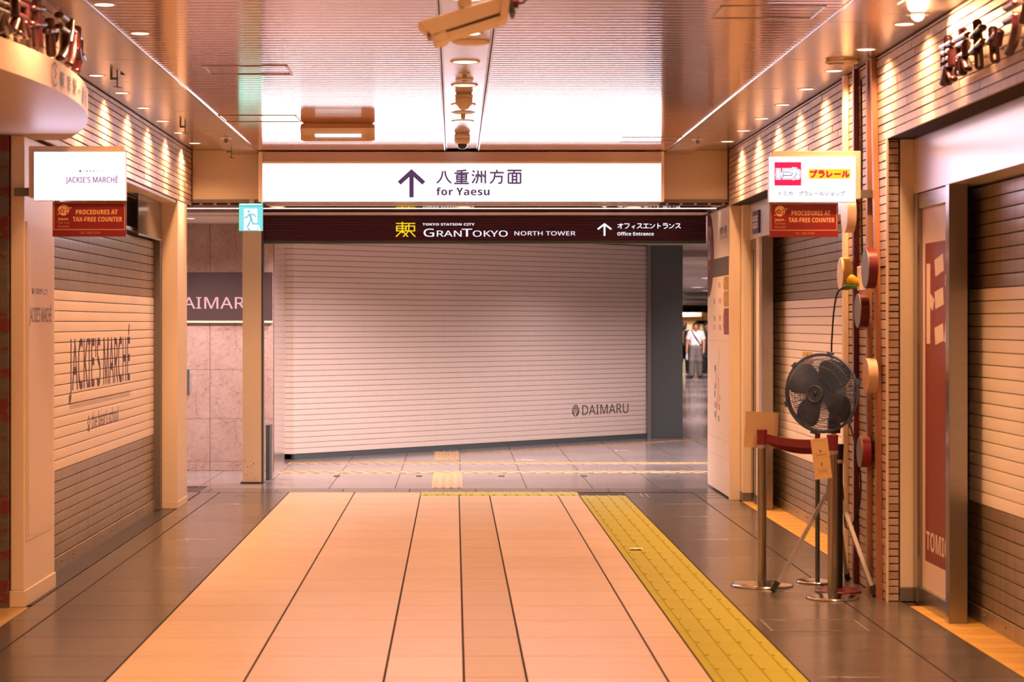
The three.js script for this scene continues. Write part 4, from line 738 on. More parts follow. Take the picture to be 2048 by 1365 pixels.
{ // store shutter, its metal jamb and dark post
  const t = canvas(2048, 836, (g, w, h) => {
    g.fillStyle = '#ddd0ca'; g.fillRect(0, 0, w, h); for (let i = 0; i < 500; i++) { g.fillStyle = `rgba(150,120,105,${0.02 + 0.05 * hash(i, 3, 1)})`; g.fillRect(hash(i, 1, 5) * w, hash(i, 2, 5) * h * 0.9, 1 + 3 * hash(i, 4, 5), 20 + 160 * hash(i, 5, 5)); }
    const U = (f) => (0.016 + f * 0.984) * w, V = (H) => (2.612 - H) / 2.56 * h, x = U(0.749), x1 = U(0.931), y = V(0.34), ink = '#4d3c3f';
    g.fillStyle = ink; g.beginPath(); g.ellipse(x + 24, y - 25, 22, 26, 0, 0, 7); g.fill(); g.strokeStyle = '#ddd0ca'; g.lineWidth = 2.4; for (let i = 0; i < 7; i++) { g.beginPath(); g.moveTo(x + 22, y - 2); g.quadraticCurveTo(x + 2 + i * 7, y - 26, x + 8 + i * 6, y - 54); g.stroke(); }
    label(g, 'DAIMARU', x + 58, y - 4, 58, ink, { w: x1 - x - 58 });
  });
  const mat = std({ map: t, roughness: 0.34, metalness: 0.12 });
  shutter('wide pale roller shutter of the store with its name near the lower right', [-1.845, 24.4], [2.655, 29.0], 0.0, 2.615, 0.0636, { out: [0.7, -0.7], bottom: 0.06, bend: [[-1.95, 24.42]], kind: () => ({ mat, v0: 0.052, v1: 2.612 }), barMat: M.greyPaint });
  const j = struct('trim_4', 'smooth shiny metal jamb at the left end of the store shutter', 'jamb', [-1.9, 0, 23]);
  const g = quad(at(-1.912, 0, 22.62), at(-1.88, 0, 23.6), at(-1.88, HC, 23.6), at(-1.912, HC, 22.62)); add('jamb_sheet', mergeGeometries([g, quad(at(-1.97, 0, 23.6), at(-1.97, 0, 22.62), at(-1.97, HC, 22.62), at(-1.97, HC, 23.6)), quad(at(-1.97, 0, 22.62), at(-1.912, 0, 22.62), at(-1.912, HC, 22.62), at(-1.97, HC, 22.62)), quad(at(-1.88, 0, 23.6), at(-1.97, 0, 23.6), at(-1.97, HC, 23.6), at(-1.88, HC, 23.6))]), std({ color: '#cdbfba', roughness: 0.18, metalness: 0.7 }), j);
  box('return_wall', -2.4, -1.97, 0, HC, 22.9, 24.8, M.beige, j);
  const p = struct('pillar', 'dark grey square pillar at the right end of the store shutter', 'pillar', [2.87, 0, 29.1]); box('shaft', 2.66, 3.095, 0, HC, 28.95, 29.35, M.greyPaint, p, 0.006); box('guide', 2.61, 2.66, 0, HC, 28.9, 29.0, M.baseGrey, p);
}
{ // upright map board
  const t = canvas(512, 1024, (g, w, h) => {
    g.fillStyle = '#ecdcd0'; g.fillRect(0, 0, w, h); const U = (p) => p / 238 * w, V = (H) => (2.6 - H) / 2.58 * h;   // U: pixels across the crop (32..270)
    g.fillStyle = '#56504d'; g.fillRect(U(55), V(2.16), w, V(1.99) - V(2.16));
    g.fillStyle = '#6d3436'; g.beginPath(); g.ellipse(U(8), V(2.22), U(66), V(1.81) - V(2.22), 0, 0, 7); g.fill(); label(g, 'B1', U(6), V(2.16), 150, '#f0e2d4', { w: U(40), sy: 1.2 }); g.fillStyle = '#f0e2d4'; g.fillRect(U(10), V(2.1), U(16), 3);
    kana(g, '東京駅一番街', U(140), V(2.44), 30, 4, '#4a3f3c', 1, 0.92); label(g, 'First Avenue Tokyo Station', U(140), V(2.325), 15, '#6d5d55', { w: U(88), sy: 1.6 });
    for (const [c, a, b] of [['#a98a35', 1.98, 1.86], ['#a98a35', 1.85, 1.71], ['#7c3133', 1.695, 1.46]]) { g.fillStyle = c; g.beginPath(); g.moveTo(w, V(a)); g.lineTo(U(186), V(a)); g.quadraticCurveTo(U(168), (V(a) + V(b)) / 2, U(186), V(b)); g.lineTo(w, V(b)); g.fill(); label(g, c === '#7c3133' ? 'B1' : 'F', U(182), (V(a) + V(b)) / 2 + 12, 24, '#ecdcd0', { w: 18, sy: 1.4 }); }
    const scrib = (x, H, n, c) => { g.fillStyle = c; for (let i = 0; i < n; i++) { const X0 = U(x) + i * 13; for (let k = 0; k < 5; k++) g.fillRect(X0 + hash(i, k, x) * 8, V(H) + k * 4, 2 + hash(k, i, x) * 8, 2.4); g.fillRect(X0 + 5, V(H), 2.4, 19); } };
    scrib(124, 1.935, 4, '#4a3f3c'); scrib(66, 1.79, 4, '#4a3f3c'); scrib(126, 1.79, 5, '#a8442f'); scrib(66, 1.63, 5, '#7c3133'); scrib(130, 1.63, 4, '#7c3133'); scrib(66, 1.545, 4, '#a8442f'); scrib(126, 1.545, 5, '#a8442f');
    g.lineCap = 'round'; const way = (pts, lw, c) => { g.strokeStyle = c; g.lineWidth = lw; g.beginPath(); pts.forEach(([x, H], i) => g[i ? 'lineTo' : 'moveTo'](U(x), V(H))); g.stroke(); };
    way([[125, 1.32], [135, 1.25], [122, 1.12], [118, 1.0], [112, 0.88], [104, 0.74], [98, 0.66]], 14, '#c9b48c'); way([[128, 1.05], [132, 0.98], [122, 0.86], [112, 0.78]], 13, '#c98a52'); way([[96, 1.16], [98, 1.04], [100, 0.96]], 9, '#5d5a4c'); way([[106, 0.82], [98, 0.68]], 8, '#8a6f78');
    for (const [x, H, c] of [[82, 1.17, '#4a4a46'], [82, 1.0, '#7d8a3c'], [80, 0.93, '#4a4a86'], [84, 0.83, '#a8342f'], [82, 0.74, '#4a4a86'], [134, 0.9, '#c98a2c'], [128, 0.82, '#c23a3a'], [122, 0.71, '#3f7a4a']]) { g.fillStyle = c; g.fillRect(U(x), V(H), 24, 22); }
    g.strokeStyle = '#cdb8aa'; g.lineWidth = 2; for (const H of [1.4, 0.5, 0.34]) { g.beginPath(); g.moveTo(0, V(H)); g.lineTo(w, V(H)); g.stroke(); }
  });
  const b = thing('map_board', 'tall pale map board with maroon circle and floor guide at the corridor end', 'map board', [2.45, 0, 19.7]);
  box('panel', 2.432, 2.5, 0.02, 2.6, 18.9, 20.5, M.plaster, b); box('near_edge', 2.428, 2.522, 0, 2.61, 18.84, 18.9, M.beige, b, 0.003);
  add('map_print', quad(at(2.4305, 0.02, 20.5), at(2.4305, 0.02, 18.9), at(2.4305, 2.6, 18.9), at(2.4305, 2.6, 20.5)), printMat(t, 0.4), b);
}

// ---------------------------------------------------------------- far hall seen through the gap
{
  const w = struct('wall_far', 'plain walls closing the cross passage out of sight', 'wall');
  box('end_wall', -9.1, -9, 0, 2.8, 19, 50, M.beige, w); box('end_wall', 16, 16.1, 0, 2.8, 19, 126, M.beige, w); box('inner_wall', -9, -3.2, 0, 2.82, 19, 19.1, M.beige, w); box('inner_wall', 3.1, 16, 0, 2.82, 19, 19.1, M.beige, w);
  box('store_back', -2.4, 2.6, 0, 2.8, 31.5, 31.6, M.beige, w); box('hall_side', 2.5, 2.6, 0, 2.8, 29.35, 125, M.beige, w); box('hall_end', 2.6, 16, 0, 2.8, 125, 126, M.beige, w);
  const c = struct('ceiling', 'low striped ceiling of the far hall with round lamps', 'ceiling');
  box('ceiling_slab', 2.5, 16, 2.66, 2.8, 31, 126, M.dark, c); for (let z = 31; z < 124; z += 2.0) box('ceiling_panel', 2.6, 16, 2.52, 2.66, z, z + 1.93, M.ceilHall, c);
  const lamps = [[4.35, 34], [4.9, 36.5], [5.0, 40], [5.9, 43], [5.5, 46], [6.3, 50], [6.9, 54], [6.6, 58], [7.6, 64], [7.6, 72], [8.6, 82], [9.2, 90], [10.6, 100]];
  lamps.forEach(([x, z], i) => downlight(x, 2.52, z, 0.22, i % 2 && i !== 7 && i !== 5 ? 0 : LEVEL.far, ROSE, `${ORD[i]} nearest round lamp in the low ceiling of the far hall`, 'round lamps of the far hall', M.lampRose, 1.25, 0.6));
  const h = thing('shop_header', 'black beam across the far hall above the lit shop', 'beam', [12, 2.1, 118]); box('beam', 6, 15.9, 2.12, 2.515, 118, 118.6, M.black, h); box('lower_edge', 6, 15.9, 2.105, 2.12, 117.98, 118.6, M.dark, h);
  const s = thing('far_shop', 'warm lit shop interior at the end of the far hall', 'shop', [12, 0, 122]);
  box('back_wall', 6, 16, 0, 2.5, 123.5, 123.7, std({ color: '#e0b48c', roughness: 0.6 }), s); for (let k = 0; k < 5; k++) box('shelf', 9.5 + k * 1.1, 10.5 + k * 1.1, 0, 1.3 + 0.15 * (k % 2), 122.6, 123.2, k % 2 ? M.plaster : M.beigeDeep, s, 0.02); box('soffit_beam', 10, 14, 1.9, 2.3, 121, 122, M.plaster, s);
  for (let k = 0; k < 5; k++) box('strip_lamp', 12.2 + 0.35 * k, 12.45 + 0.35 * k, 2.02 + 0.02 * k, 2.05 + 0.02 * k, 119.5, 120.5, M.lampRose, s);
  const pl = new THREE.PointLight(new THREE.Color().setRGB(1, 0.72, 0.45), 22, 0, 2); pl.name = 'shop_lamp'; pl.position.copy(at(12.6, 1.95, 120.6)); pl.castShadow = true; scene.add(pl);
  const g = thing('hanging_sign', 'teal hanging sign in front of the far lit shop', 'sign', [11, 1.5, 110]); box('plate', 12.45, 13.2, 1.46, 1.66, 110, 110.06, std({ color: '#1f5f68', roughness: 0.5 }), g, 0.01); box('rod', 12.8, 12.82, 1.66, 2.52, 110.02, 110.04, M.black, g);
}

// ---------------------------------------------------------------- people in the far hall
function blob(caps, k, c, half, res) {                         // smooth union of tapered capsules [ax,ay,az,ra, bx,by,bz,rb]
  const mc = new MarchingCubes(res, M.beige, false, false, 60000), f = mc.field, s2 = res * res, hs = res / 2;
  for (let z = 0; z < res; z++) for (let y = 0; y < res; y++) for (let x = 0; x < res; x++) {
    const px = c[0] + (x - hs) / hs * half, py = c[1] + (y - hs) / hs * half, pz = c[2] + (z - hs) / hs * half; let d = 1e3;
    for (const [ax, ay, az, ra, bx, by, bz, rb] of caps) {
      const ux = bx - ax, uy = by - ay, uz = bz - az, L = ux * ux + uy * uy + uz * uz, t = L ? Math.max(0, Math.min(1, ((px - ax) * ux + (py - ay) * uy + (pz - az) * uz) / L)) : 0;
      const e = Math.hypot(px - ax - ux * t, py - ay - uy * t, pz - az - uz * t) - ra - (rb - ra) * t, h = Math.max(k - Math.abs(d - e), 0) / k; d = Math.min(d, e) - h * h * k / 4;
    }
    f[x + y * res + z * s2] = -d;
  }
  mc.isolation = 0; mc.update();
  const g = new THREE.BufferGeometry(), p = mc.positionArray.slice(0, mc.count * 3), n = mc.normalArray.slice(0, mc.count * 3);
  for (let i = 0; i < p.length; i++) p[i] = p[i] * half + c[i % 3];
  g.setAttribute('position', new THREE.BufferAttribute(p, 3)); g.setAttribute('normal', new THREE.BufferAttribute(n, 3)); g.setAttribute('uv', new THREE.BufferAttribute(new Float32Array(mc.count * 2), 2)); return g;
}
function hand(x, y, z, s) {                                    // palm and five bent fingers hanging down
  const c = [[x, y + 0.005, z, 0.026, x, y - 0.055, z + 0.008, 0.03]];
  for (let i = 0; i < 4; i++) { const o = (i - 1.5) * 0.017, l = [0.055, 0.066, 0.062, 0.048][i]; c.push([x, y - 0.065, z + o, 0.0095, x - s * 0.008, y - 0.065 - l * 0.55, z + o + 0.008, 0.009], [x - s * 0.008, y - 0.065 - l * 0.55, z + o + 0.008, 0.009, x - s * 0.024, y - 0.065 - l, z + o + 0.012, 0.008]); }
  c.push([x - s * 0.004, y - 0.025, z + 0.03, 0.011, x - s * 0.02, y - 0.065, z + 0.05, 0.0095]); return c;
}
function person(lab, X, Z, turn, o) {
  const t = thing('person', lab, 'person', [X, 0, Z], o.group); t.rotation.y = turn;
  const put = (name, geo, mat, par = t) => { const m = shade(new THREE.Mesh(geo, mat)); m.name = name; par.add(m); return m; };
  const skin = std({ color: o.skin || '#b98468', roughness: 0.55 }), top = std({ color: o.top, roughness: 0.8 }), leg = std({ color: o.leg, roughness: 0.85 }), hair = std({ color: '#1a1210', roughness: 0.6 }), shoe = M.rubber;
  const SL = [-0.165, 1.265, 0], SR = [0.165, 1.265, 0], EL = [-0.235, 1.02, -0.02], ER = [0.225, 1.01, 0.0], HL = [-0.255, 0.8, 0.04], HR = [0.215, 0.79, 0.07];
  const seg = (a, ra, b, rb) => [...a, ra, ...b, rb];
  const body = merge([blob([seg([0, 1.3, 0], 0.05, [0, 1.38, 0.012], 0.048), seg([0, 1.45, 0.01], 0.085, [0, 1.475, -0.005], 0.084), seg([0, 1.385, 0.03], 0.05, [0, 1.4, 0.03], 0.056), seg([0, 1.428, 0.092], 0.012, [0, 1.412, 0.102], 0.014), seg([-0.082, 1.43, 0], 0.016, [-0.084, 1.415, 0], 0.014), seg([0.082, 1.43, 0], 0.016, [0.084, 1.415, 0], 0.014),
    seg([0, 1.22, 0], 0.08, [0, 0.95, 0], 0.085), seg(SL, 0.05, EL, 0.038), seg(EL, 0.038, HL, 0.026), seg(SR, 0.05, ER, 0.038), seg(ER, 0.038, HR, 0.026)], 0.03, [0, 1.15, 0.02], 0.47, 84), blob(hand(...HL, -1), 0.008, [HL[0], HL[1] - 0.06, HL[2] + 0.01], 0.1, 56), blob(hand(...HR, 1), 0.008, [HR[0], HR[1] - 0.06, HR[2] + 0.01], 0.1, 56)]);
  const b = put('body', body, skin);
  put('shirt', blob([seg([-0.15, 1.27, 0], 0.055, [0.15, 1.27, 0], 0.055), seg([-0.07, 1.2, 0.015], 0.095, [-0.065, 0.93, 0.005], 0.088), seg([0.07, 1.2, 0.015], 0.095, [0.065, 0.93, 0.005], 0.088), seg(SL, 0.066, [-0.215, 1.12, -0.012], 0.062), seg(SR, 0.066, [0.21, 1.12, -0.006], 0.062)], 0.05, [0, 1.1, 0], 0.32, 64), top, b);
  const f = o.stride || 0.06;
  put('trousers', blob([seg([-0.06, 0.88, 0], 0.105, [0.06, 0.88, 0], 0.105), seg([-0.075, 0.84, 0.01], 0.1, [-0.105, 0.5, 0.05], 0.085), seg([-0.105, 0.5, 0.05], 0.085, [-0.12, 0.1, f], 0.082), seg([0.075, 0.84, 0.01], 0.1, [0.1, 0.5, 0.0], 0.085), seg([0.1, 0.5, 0.0], 0.085, [0.11, 0.1, -f], 0.082)], 0.05, [0, 0.5, 0], 0.52, 80), leg, b);
  put('hair', blob([seg([0, 1.475, -0.02], 0.088, [0, 1.495, -0.01], 0.084), seg([-0.07, 1.47, 0.0], 0.03, [-0.082, 1.39, -0.02], 0.022), seg([0.07, 1.47, 0.0], 0.03, [0.082, 1.39, -0.02], 0.022), seg([0, 1.42, -0.06], 0.06, [0, 1.37, -0.055], 0.05), seg([-0.05, 1.52, 0.05], 0.03, [0.05, 1.52, 0.05], 0.03), seg([-0.06, 1.5, 0.055], 0.02, [-0.068, 1.45, 0.05], 0.014), seg([0.06, 1.5, 0.055], 0.02, [0.068, 1.45, 0.05], 0.014)], 0.02, [0, 1.45, 0], 0.16, 52), hair, b);
  for (const [x, z] of [[-0.12, f], [0.11, -f]]) put('shoe', blob([seg([x, 0.05, z - 0.06], 0.045, [x, 0.04, z + 0.11], 0.036)], 0.02, [x, 0.05, z + 0.03], 0.16, 30), shoe, b);
  for (const x of [-0.032, 0.032]) put('eye', new THREE.SphereGeometry(0.0095, 10, 8).translate(x, 1.436, 0.083), M.black, b);
  put('mouth', new THREE.CapsuleGeometry(0.005, 0.028, 4, 8).rotateZ(Math.PI / 2).translate(0, 1.378, 0.079), std({ color: '#8a4a44', roughness: 0.6 }), b);
  if (o.strap) put('bag_strap', new THREE.TubeGeometry(new THREE.CatmullRomCurve3([[-0.12, 1.315, -0.05], [-0.115, 1.33, 0.03], [-0.06, 1.22, 0.112], [0.04, 1.08, 0.112], [0.13, 0.93, 0.075], [0.16, 0.9, 0]].map((p) => new THREE.Vector3(...p))), 30, 0.017, 6), M.black, b);
  return t;
}
person('person in a white t-shirt with black shoulder strap and grey trousers walking towards the viewer', 6.74, 59.6, -0.1, { top: '#eee8ec', leg: '#6e6a66', strap: true });
person('person in dark clothing partly hidden by the dark pillar', 6.98, 65, 2.6, { top: '#161314', leg: '#121112', skin: '#8a5c48' });
person('person in dark clothing partly hidden by the map board', 7.72, 65.5, 0.5, { top: '#1c1415', leg: '#100f10', skin: '#8a5c48' });
{
  const p = at(6.74, 0, 59.6), x = p.x - 0.262, z = p.z + 0.07, t = thing('water_bottle', 'clear water bottle held by the person in the white t-shirt', 'bottle', [x, 0.55, -z]);
  add('bottle', new THREE.LatheGeometry([[0, 0], [0.03, 0], [0.031, 0.12], [0.02, 0.15], [0.012, 0.165], [0.012, 0.18]].map((q) => new THREE.Vector2(...q)), 20), std({ color: '#cfd0da', roughness: 0.15 }), t, new THREE.Vector3(x, 0.52, z)); add('cap', new THREE.CylinderGeometry(0.014, 0.014, 0.016, 16), M.shutterWhite, t, new THREE.Vector3(x, 0.707, z));
}

// ---------------------------------------------------------------- wall rods with discs on the brick pilaster
{
  const X = 2.43, zOf = (x) => 2.405 * FOCAL / (x - 909), Hof = (y, Z) => EYE + (645 - y) * Z / FOCAL;
  const fin = (pts, w, d) => { // flat bar along points [H, Z]
    const g = []; for (let i = 1; i < pts.length; i++) { const [h0, z0] = pts[i - 1], [h1, z1] = pts[i], L = Math.hypot(h1 - h0, z1 - z0); g.push(new THREE.BoxGeometry(d, L + 0.003, w).rotateX(Math.atan2(-(z1 - z0), h1 - h0)).translate(X - d / 2 - 0.003, (h0 + h1) / 2, -(z0 + z1) / 2)); } return metric(merge(g));
  };
  const pole = (lab, pts, w, d, mat, discs) => {
    const t = thing('wall_rod', lab, 'wall rod', [X, 0, pts[0][1]], 'decorative rods on the brick pilaster'); add('bar', fin(pts, w, d), mat, t);
    for (const [H, Z, r, face, rim] of discs || []) { const s = X - d - 0.003; const c = add('disc_rim', new THREE.CylinderGeometry(r, r, 0.05, 32).rotateZ(Math.PI / 2), rim, t, at(s - 0.025, H, Z)); add('disc_face', new THREE.CylinderGeometry(r * 0.985, r * 0.985, 0.004, 32).rotateZ(Math.PI / 2), face, c, at(s - 0.052, H, Z)); }
    return t;
  };
  const za = 13.18, zb = 12.84, zc = 12.42, zd = 12.19;
  pole('plain beige upright bar at the far edge of the brick pilaster', [[0, za], [3.09, za]], 0.055, 0.03, M.beigeDeep, [[Hof(548, 12.95), 12.98, 0.1, M.beige, std({ color: '#b58f3e', roughness: 0.5 })]]);
  pole('dark red upright bar with one beige disc behind the fan', [[0, zb], [3.09, zb]], 0.05, 0.03, M.maroon, [[Hof(428, 12.85), zb, 0.115, M.plaster, M.beigeDeep]]);
  pole('beige upright bar with two dark red discs', [[0, zc], [1.6, zc], [2.3, zc], [3.09, zc]], 0.04, 0.03, std({ color: '#a9795c', roughness: 0.4 }), [[Hof(622, zc), zc, 0.1, M.discGrey, M.maroon], [Hof(903, zc), zc - 0.06, 0.09, M.discGrey, M.red]]);
  pole('bent copper-brown upright bar with grey disc and beige disc nearest the corner', [[0, zd - 0.06], [0.9, zd - 0.04], [1.9, zd], [2.5, zd + 0.05], [3.09, zd + 0.11]], 0.045, 0.03, std({ color: '#9c694c', roughness: 0.4 }), [[Hof(537, zd), zd, 0.115, M.discGrey, M.maroon], [Hof(752, zd), zd - 0.02, 0.1, M.discTan, M.discTan]]);
  const b = thing('outlet_box', 'small white socket box on the pilaster with hanging cord above', 'socket box', [2.4, 1.8, 12.55]);
  box('case', 2.375, 2.425, 1.755, 1.9, 12.53, 12.6, M.plaster, b, 0.006); add('feed_cord', tube([at(2.4, 1.9, 12.56), at(2.395, 2.2, 12.56), at(2.4, 2.6, 12.58), at(2.4, 3.0, 12.6)], 0.006, 20, 6), M.rubber, b);
  const p = thing('plug_adaptor', 'yellow and green plug adaptor in the socket box', 'plug', [2.34, 1.8, 12.5]);
  add('shell', new THREE.LatheGeometry([[0, 0], [0.018, 0.004], [0.026, 0.03], [0.03, 0.06], [0.02, 0.075], [0, 0.08]].map((q) => new THREE.Vector2(...q)), 14).rotateZ(0.95), M.yellowTape, p, at(2.378, 1.79, 12.55)); box('grip', 2.29, 2.36, 1.765, 1.79, 12.52, 12.58, M.green, p, 0.006);
}

// ---------------------------------------------------------------- belt posts, fan, small things on the right
function stanchion(lab, X, Z, H, r, R, postMat, headMat, group) {
  const t = thing('belt_post', lab, 'belt post', [X, 0, Z], group);
  add('base', new THREE.LatheGeometry([[0, 0.024], [R * 0.3, 0.022], [R * 0.92, 0.014], [R, 0.008], [R, 0], [0, 0]].map((q) => new THREE.Vector2(...q)), 48), postMat === M.black ? M.maroon : M.chrome, t, at(X, 0, Z));
  add('post', new THREE.CylinderGeometry(r, r, H - 0.1, 20), postMat, t, at(X, 0.02 + (H - 0.1) / 2, Z)); add('collar', new THREE.CylinderGeometry(r * 1.15, r * 1.15, 0.02, 20), M.alu, t, at(X, H - 0.1, Z));
  add('belt_head', new THREE.CylinderGeometry(r * 1.25, r * 1.15, 0.09, 6), headMat, t, at(X, H - 0.045, Z)); return t;
}
const S1 = [1.832, 12.72], S2 = [2.149, 12.14], S3 = [2.235, 12.44], S4 = [2.19, 12.88];
stanchion('chrome belt post standing alone left of the fan', ...S1, 0.93, 0.027, 0.185, M.steel, M.beltRed);
stanchion('chrome belt post in front of the fan with a hanging notice', ...S2, 0.93, 0.028, 0.15, M.steel, M.beltRed);
stanchion('black belt post right of the notice', ...S3, 0.86, 0.028, 0.135, M.black, M.black);
stanchion('slim dark belt post behind the fan legs', ...S4, 0.9, 0.014, 0.13, M.greyPaint, M.beltRed);
function belt(lab, a, b, H0, H1, w) {
  const n = 14, pos = [], idx = [], A = at(a[0], H0, a[1]), B = at(b[0], H1, b[1]), d = B.clone().sub(A).setY(0).normalize(), nn = new THREE.Vector3(-d.z, 0, d.x).multiplyScalar(0.0012), s = A.clone().addScaledVector(d, 0.03), e = B.clone().addScaledVector(d, -0.03);
  for (let i = 0; i <= n; i++) { const t = i / n, p = s.clone().lerp(e, t); p.y -= 0.02 * 4 * t * (1 - t); for (const [o, y] of [[1, w / 2], [1, -w / 2], [-1, -w / 2], [-1, w / 2]]) pos.push(p.x + nn.x * o, p.y + y, p.z + nn.z * o); if (i) for (let k = 0; k < 4; k++) { const q = 4 * (i - 1) + k, r = 4 * (i - 1) + (k + 1) % 4; idx.push(q, r, q + 4, r, r + 4, q + 4); } }
  const g = new THREE.BufferGeometry(); g.setAttribute('position', new THREE.Float32BufferAttribute(pos, 3)); g.setIndex(idx); const f = g.toNonIndexed(); f.computeVertexNormals(); f.setAttribute('uv', new THREE.Float32BufferAttribute(new Float32Array(f.attributes.position.count * 2), 2));
  solo('barrier_belt', lab, 'belt', f, M.beltRed);
}
belt('dark red belt running from the lone chrome post to the post with the notice', S1, S2, 0.885, 0.885, 0.048);
belt('darker red belt sagging from the lone chrome post to the slim rear post', S1, S4, 0.872, 0.8, 0.05);
{
  const t = canvas(256, 640, (g, w, h) => { g.fillStyle = '#d9b98a'; g.fillRect(0, 0, w, h); g.fillStyle = '#8a6a45'; for (const y of [36, 230, 300, 470, 560]) g.fillRect(10, y, w - 20, 3); g.fillStyle = '#5d4630'; g.fillRect(110, 190, 30, 26); for (let i = 0; i < 7; i++) { g.fillRect(50 + i * 24, 258, 15, 12); g.fillRect(56 + i * 22, 500, 14, 10); g.fillRect(60 + i * 20, 528, 12, 9); } g.fillRect(70, 262, 120, 4); g.fillRect(115, 380, 16, 60); });
  const n = thing('hanging_notice', 'narrow tan notice card hanging askew on the red belt', 'notice', [2.06, 0.82, 12.2]);
  const g = boxGeo(0.096, 0.23, 0.004), m = add('card', g, M.card, n, at(2.072, 0.80, 12.06)); m.rotation.z = 0.12;
  const f = new THREE.PlaneGeometry(0.096, 0.23), q = add('notice_print', f, printMat(t, 0.7), n, at(2.072, 0.80, 12.057)); q.rotation.z = 0.12;
  const c = thing('blank_card', 'plain tan card standing behind the lone chrome post', 'card', [1.83, 0.8, 12.8]); const d = add('card', boxGeo(0.198, 0.215, 0.006), M.card, c, at(1.838, 0.925, 12.79)); d.rotation.z = -0.05; box('clip', 1.81, 1.86, 0.83, 0.86, 12.75, 12.788, M.greyPaint, c);
}
{ // pedestal fan on a tripod
  const C = at(2.15, 1.155, 12.5), fan = thing('pedestal_fan', 'dark blue pedestal fan with wire guard on a silver tripod', 'fan', [2.2, 0, 12.6]);
  const hub = at(2.2, 0.56, 12.66), dirN = new THREE.Vector3(-0.56, -0.02, 0.82).normalize();
  const Q = new THREE.Quaternion().setFromUnitVectors(new THREE.Vector3(0, 0, 1), dirN);
  const place = (g) => g.applyQuaternion(Q).translate(C.x, C.y, C.z);
  const wire = (front) => {
    const g = [], n = 108, R = 0.226;
    for (let i = 0; i < n; i++) { const a = i / n * Math.PI * 2, p = [[0.045, front ? 0.085 : -0.11], [0.12, front ? 0.08 : -0.1], [0.19, front ? 0.05 : -0.065], [R, 0]].map(([r, z]) => new THREE.Vector3(Math.cos(a + (front ? (R - r) * 1.2 : 0)) * r, Math.sin(a + (front ? (R - r) * 1.2 : 0)) * r, z)); g.push(tube(p, 0.0017, 8, 4)); }
    for (const [r, z] of [[0.1, front ? 0.082 : -0.104], [0.16, front ? 0.066 : -0.084], [0.2, front ? 0.038 : -0.05]]) g.push(new THREE.TorusGeometry(r, 0.0018, 4, 60).translate(0, 0, z));
    return place(merge(g));
  };
  add('back_guard', wire(false), M.fanWire, fan); add('front_guard', wire(true), M.fanWire, fan);
  add('guard_rim', place(merge([new THREE.TorusGeometry(0.228, 0.0085, 8, 72), new THREE.TorusGeometry(0.222, 0.006, 8, 72).translate(0, 0, -0.018)])), M.fanWire, fan);
  for (let i = 0; i < 6; i++) add('rim_clip', place(new THREE.BoxGeometry(0.02, 0.034, 0.03).translate(0.236, 0, -0.006).rotateZ(i * Math.PI / 3 + 0.3)), M.fanWire, fan);
  add('badge', place(new THREE.CylinderGeometry(0.05, 0.052, 0.012, 32).rotateX(Math.PI / 2).translate(0, 0, 0.088)), M.fanBlue, fan); add('badge_ring', place(new THREE.TorusGeometry(0.046, 0.003, 6, 40).translate(0, 0, 0.096)), M.fanWire, fan); add('badge_dot', place(new THREE.SphereGeometry(0.012, 12, 8).scale(1, 1.4, 0.5).translate(0, 0, 0.096)), std({ color: '#141a6a', roughness: 0.3 }), fan);
  for (let i = 0; i < 4; i++) {
    const s = new THREE.Shape(); s.moveTo(0.03, -0.02); s.bezierCurveTo(0.08, -0.07, 0.17, -0.1, 0.2, -0.035); s.bezierCurveTo(0.215, 0.02, 0.19, 0.085, 0.14, 0.095); s.bezierCurveTo(0.1, 0.09, 0.06, 0.05, 0.03, 0.03);
    const g = new THREE.ExtrudeGeometry(s, { depth: 0.003, bevelEnabled: true, bevelSize: 0.002, bevelThickness: 0.001, bevelSegments: 1, curveSegments: 12 }).scale(1.06, 1.15, 1).rotateX(0.42).rotateZ(i * Math.PI / 2 + 0.9).translate(0, 0, 0.0);
    add('blade', place(g), M.fanBlue, fan);
  }
  add('blade_hub', place(new THREE.CylinderGeometry(0.035, 0.042, 0.05, 24).rotateX(Math.PI / 2)), M.fanBlue, fan);
  add('motor', place(new THREE.LatheGeometry([[0, -0.24], [0.05, -0.235], [0.07, -0.2], [0.075, -0.13], [0.05, -0.115], [0, -0.11]].map((q) => new THREE.Vector2(...q)), 28).rotateX(Math.PI / 2)), M.black, fan);
  const neck = C.clone().addScaledVector(dirN, -0.17);
  add('neck', merge([rod(neck.clone(), new THREE.Vector3(neck.x, neck.y - 0.16, neck.z), 0.03), new THREE.BoxGeometry(0.07, 0.09, 0.05).translate(neck.x, neck.y - 0.2, neck.z)]), M.black, fan);
  const poleTop = new THREE.Vector3(neck.x, neck.y - 0.2, neck.z); hub.x = neck.x; hub.z = neck.z;
  add('pole', rod(hub, poleTop, 0.016), M.chrome, fan); add('leg_hub', new THREE.CylinderGeometry(0.045, 0.05, 0.1, 6).translate(hub.x, hub.y, hub.z), M.black, fan);
  const feet = [at(1.862, 0.015, 12.41), at(2.398, 0.015, 12.2), at(2.385, 0.015, 12.98)];
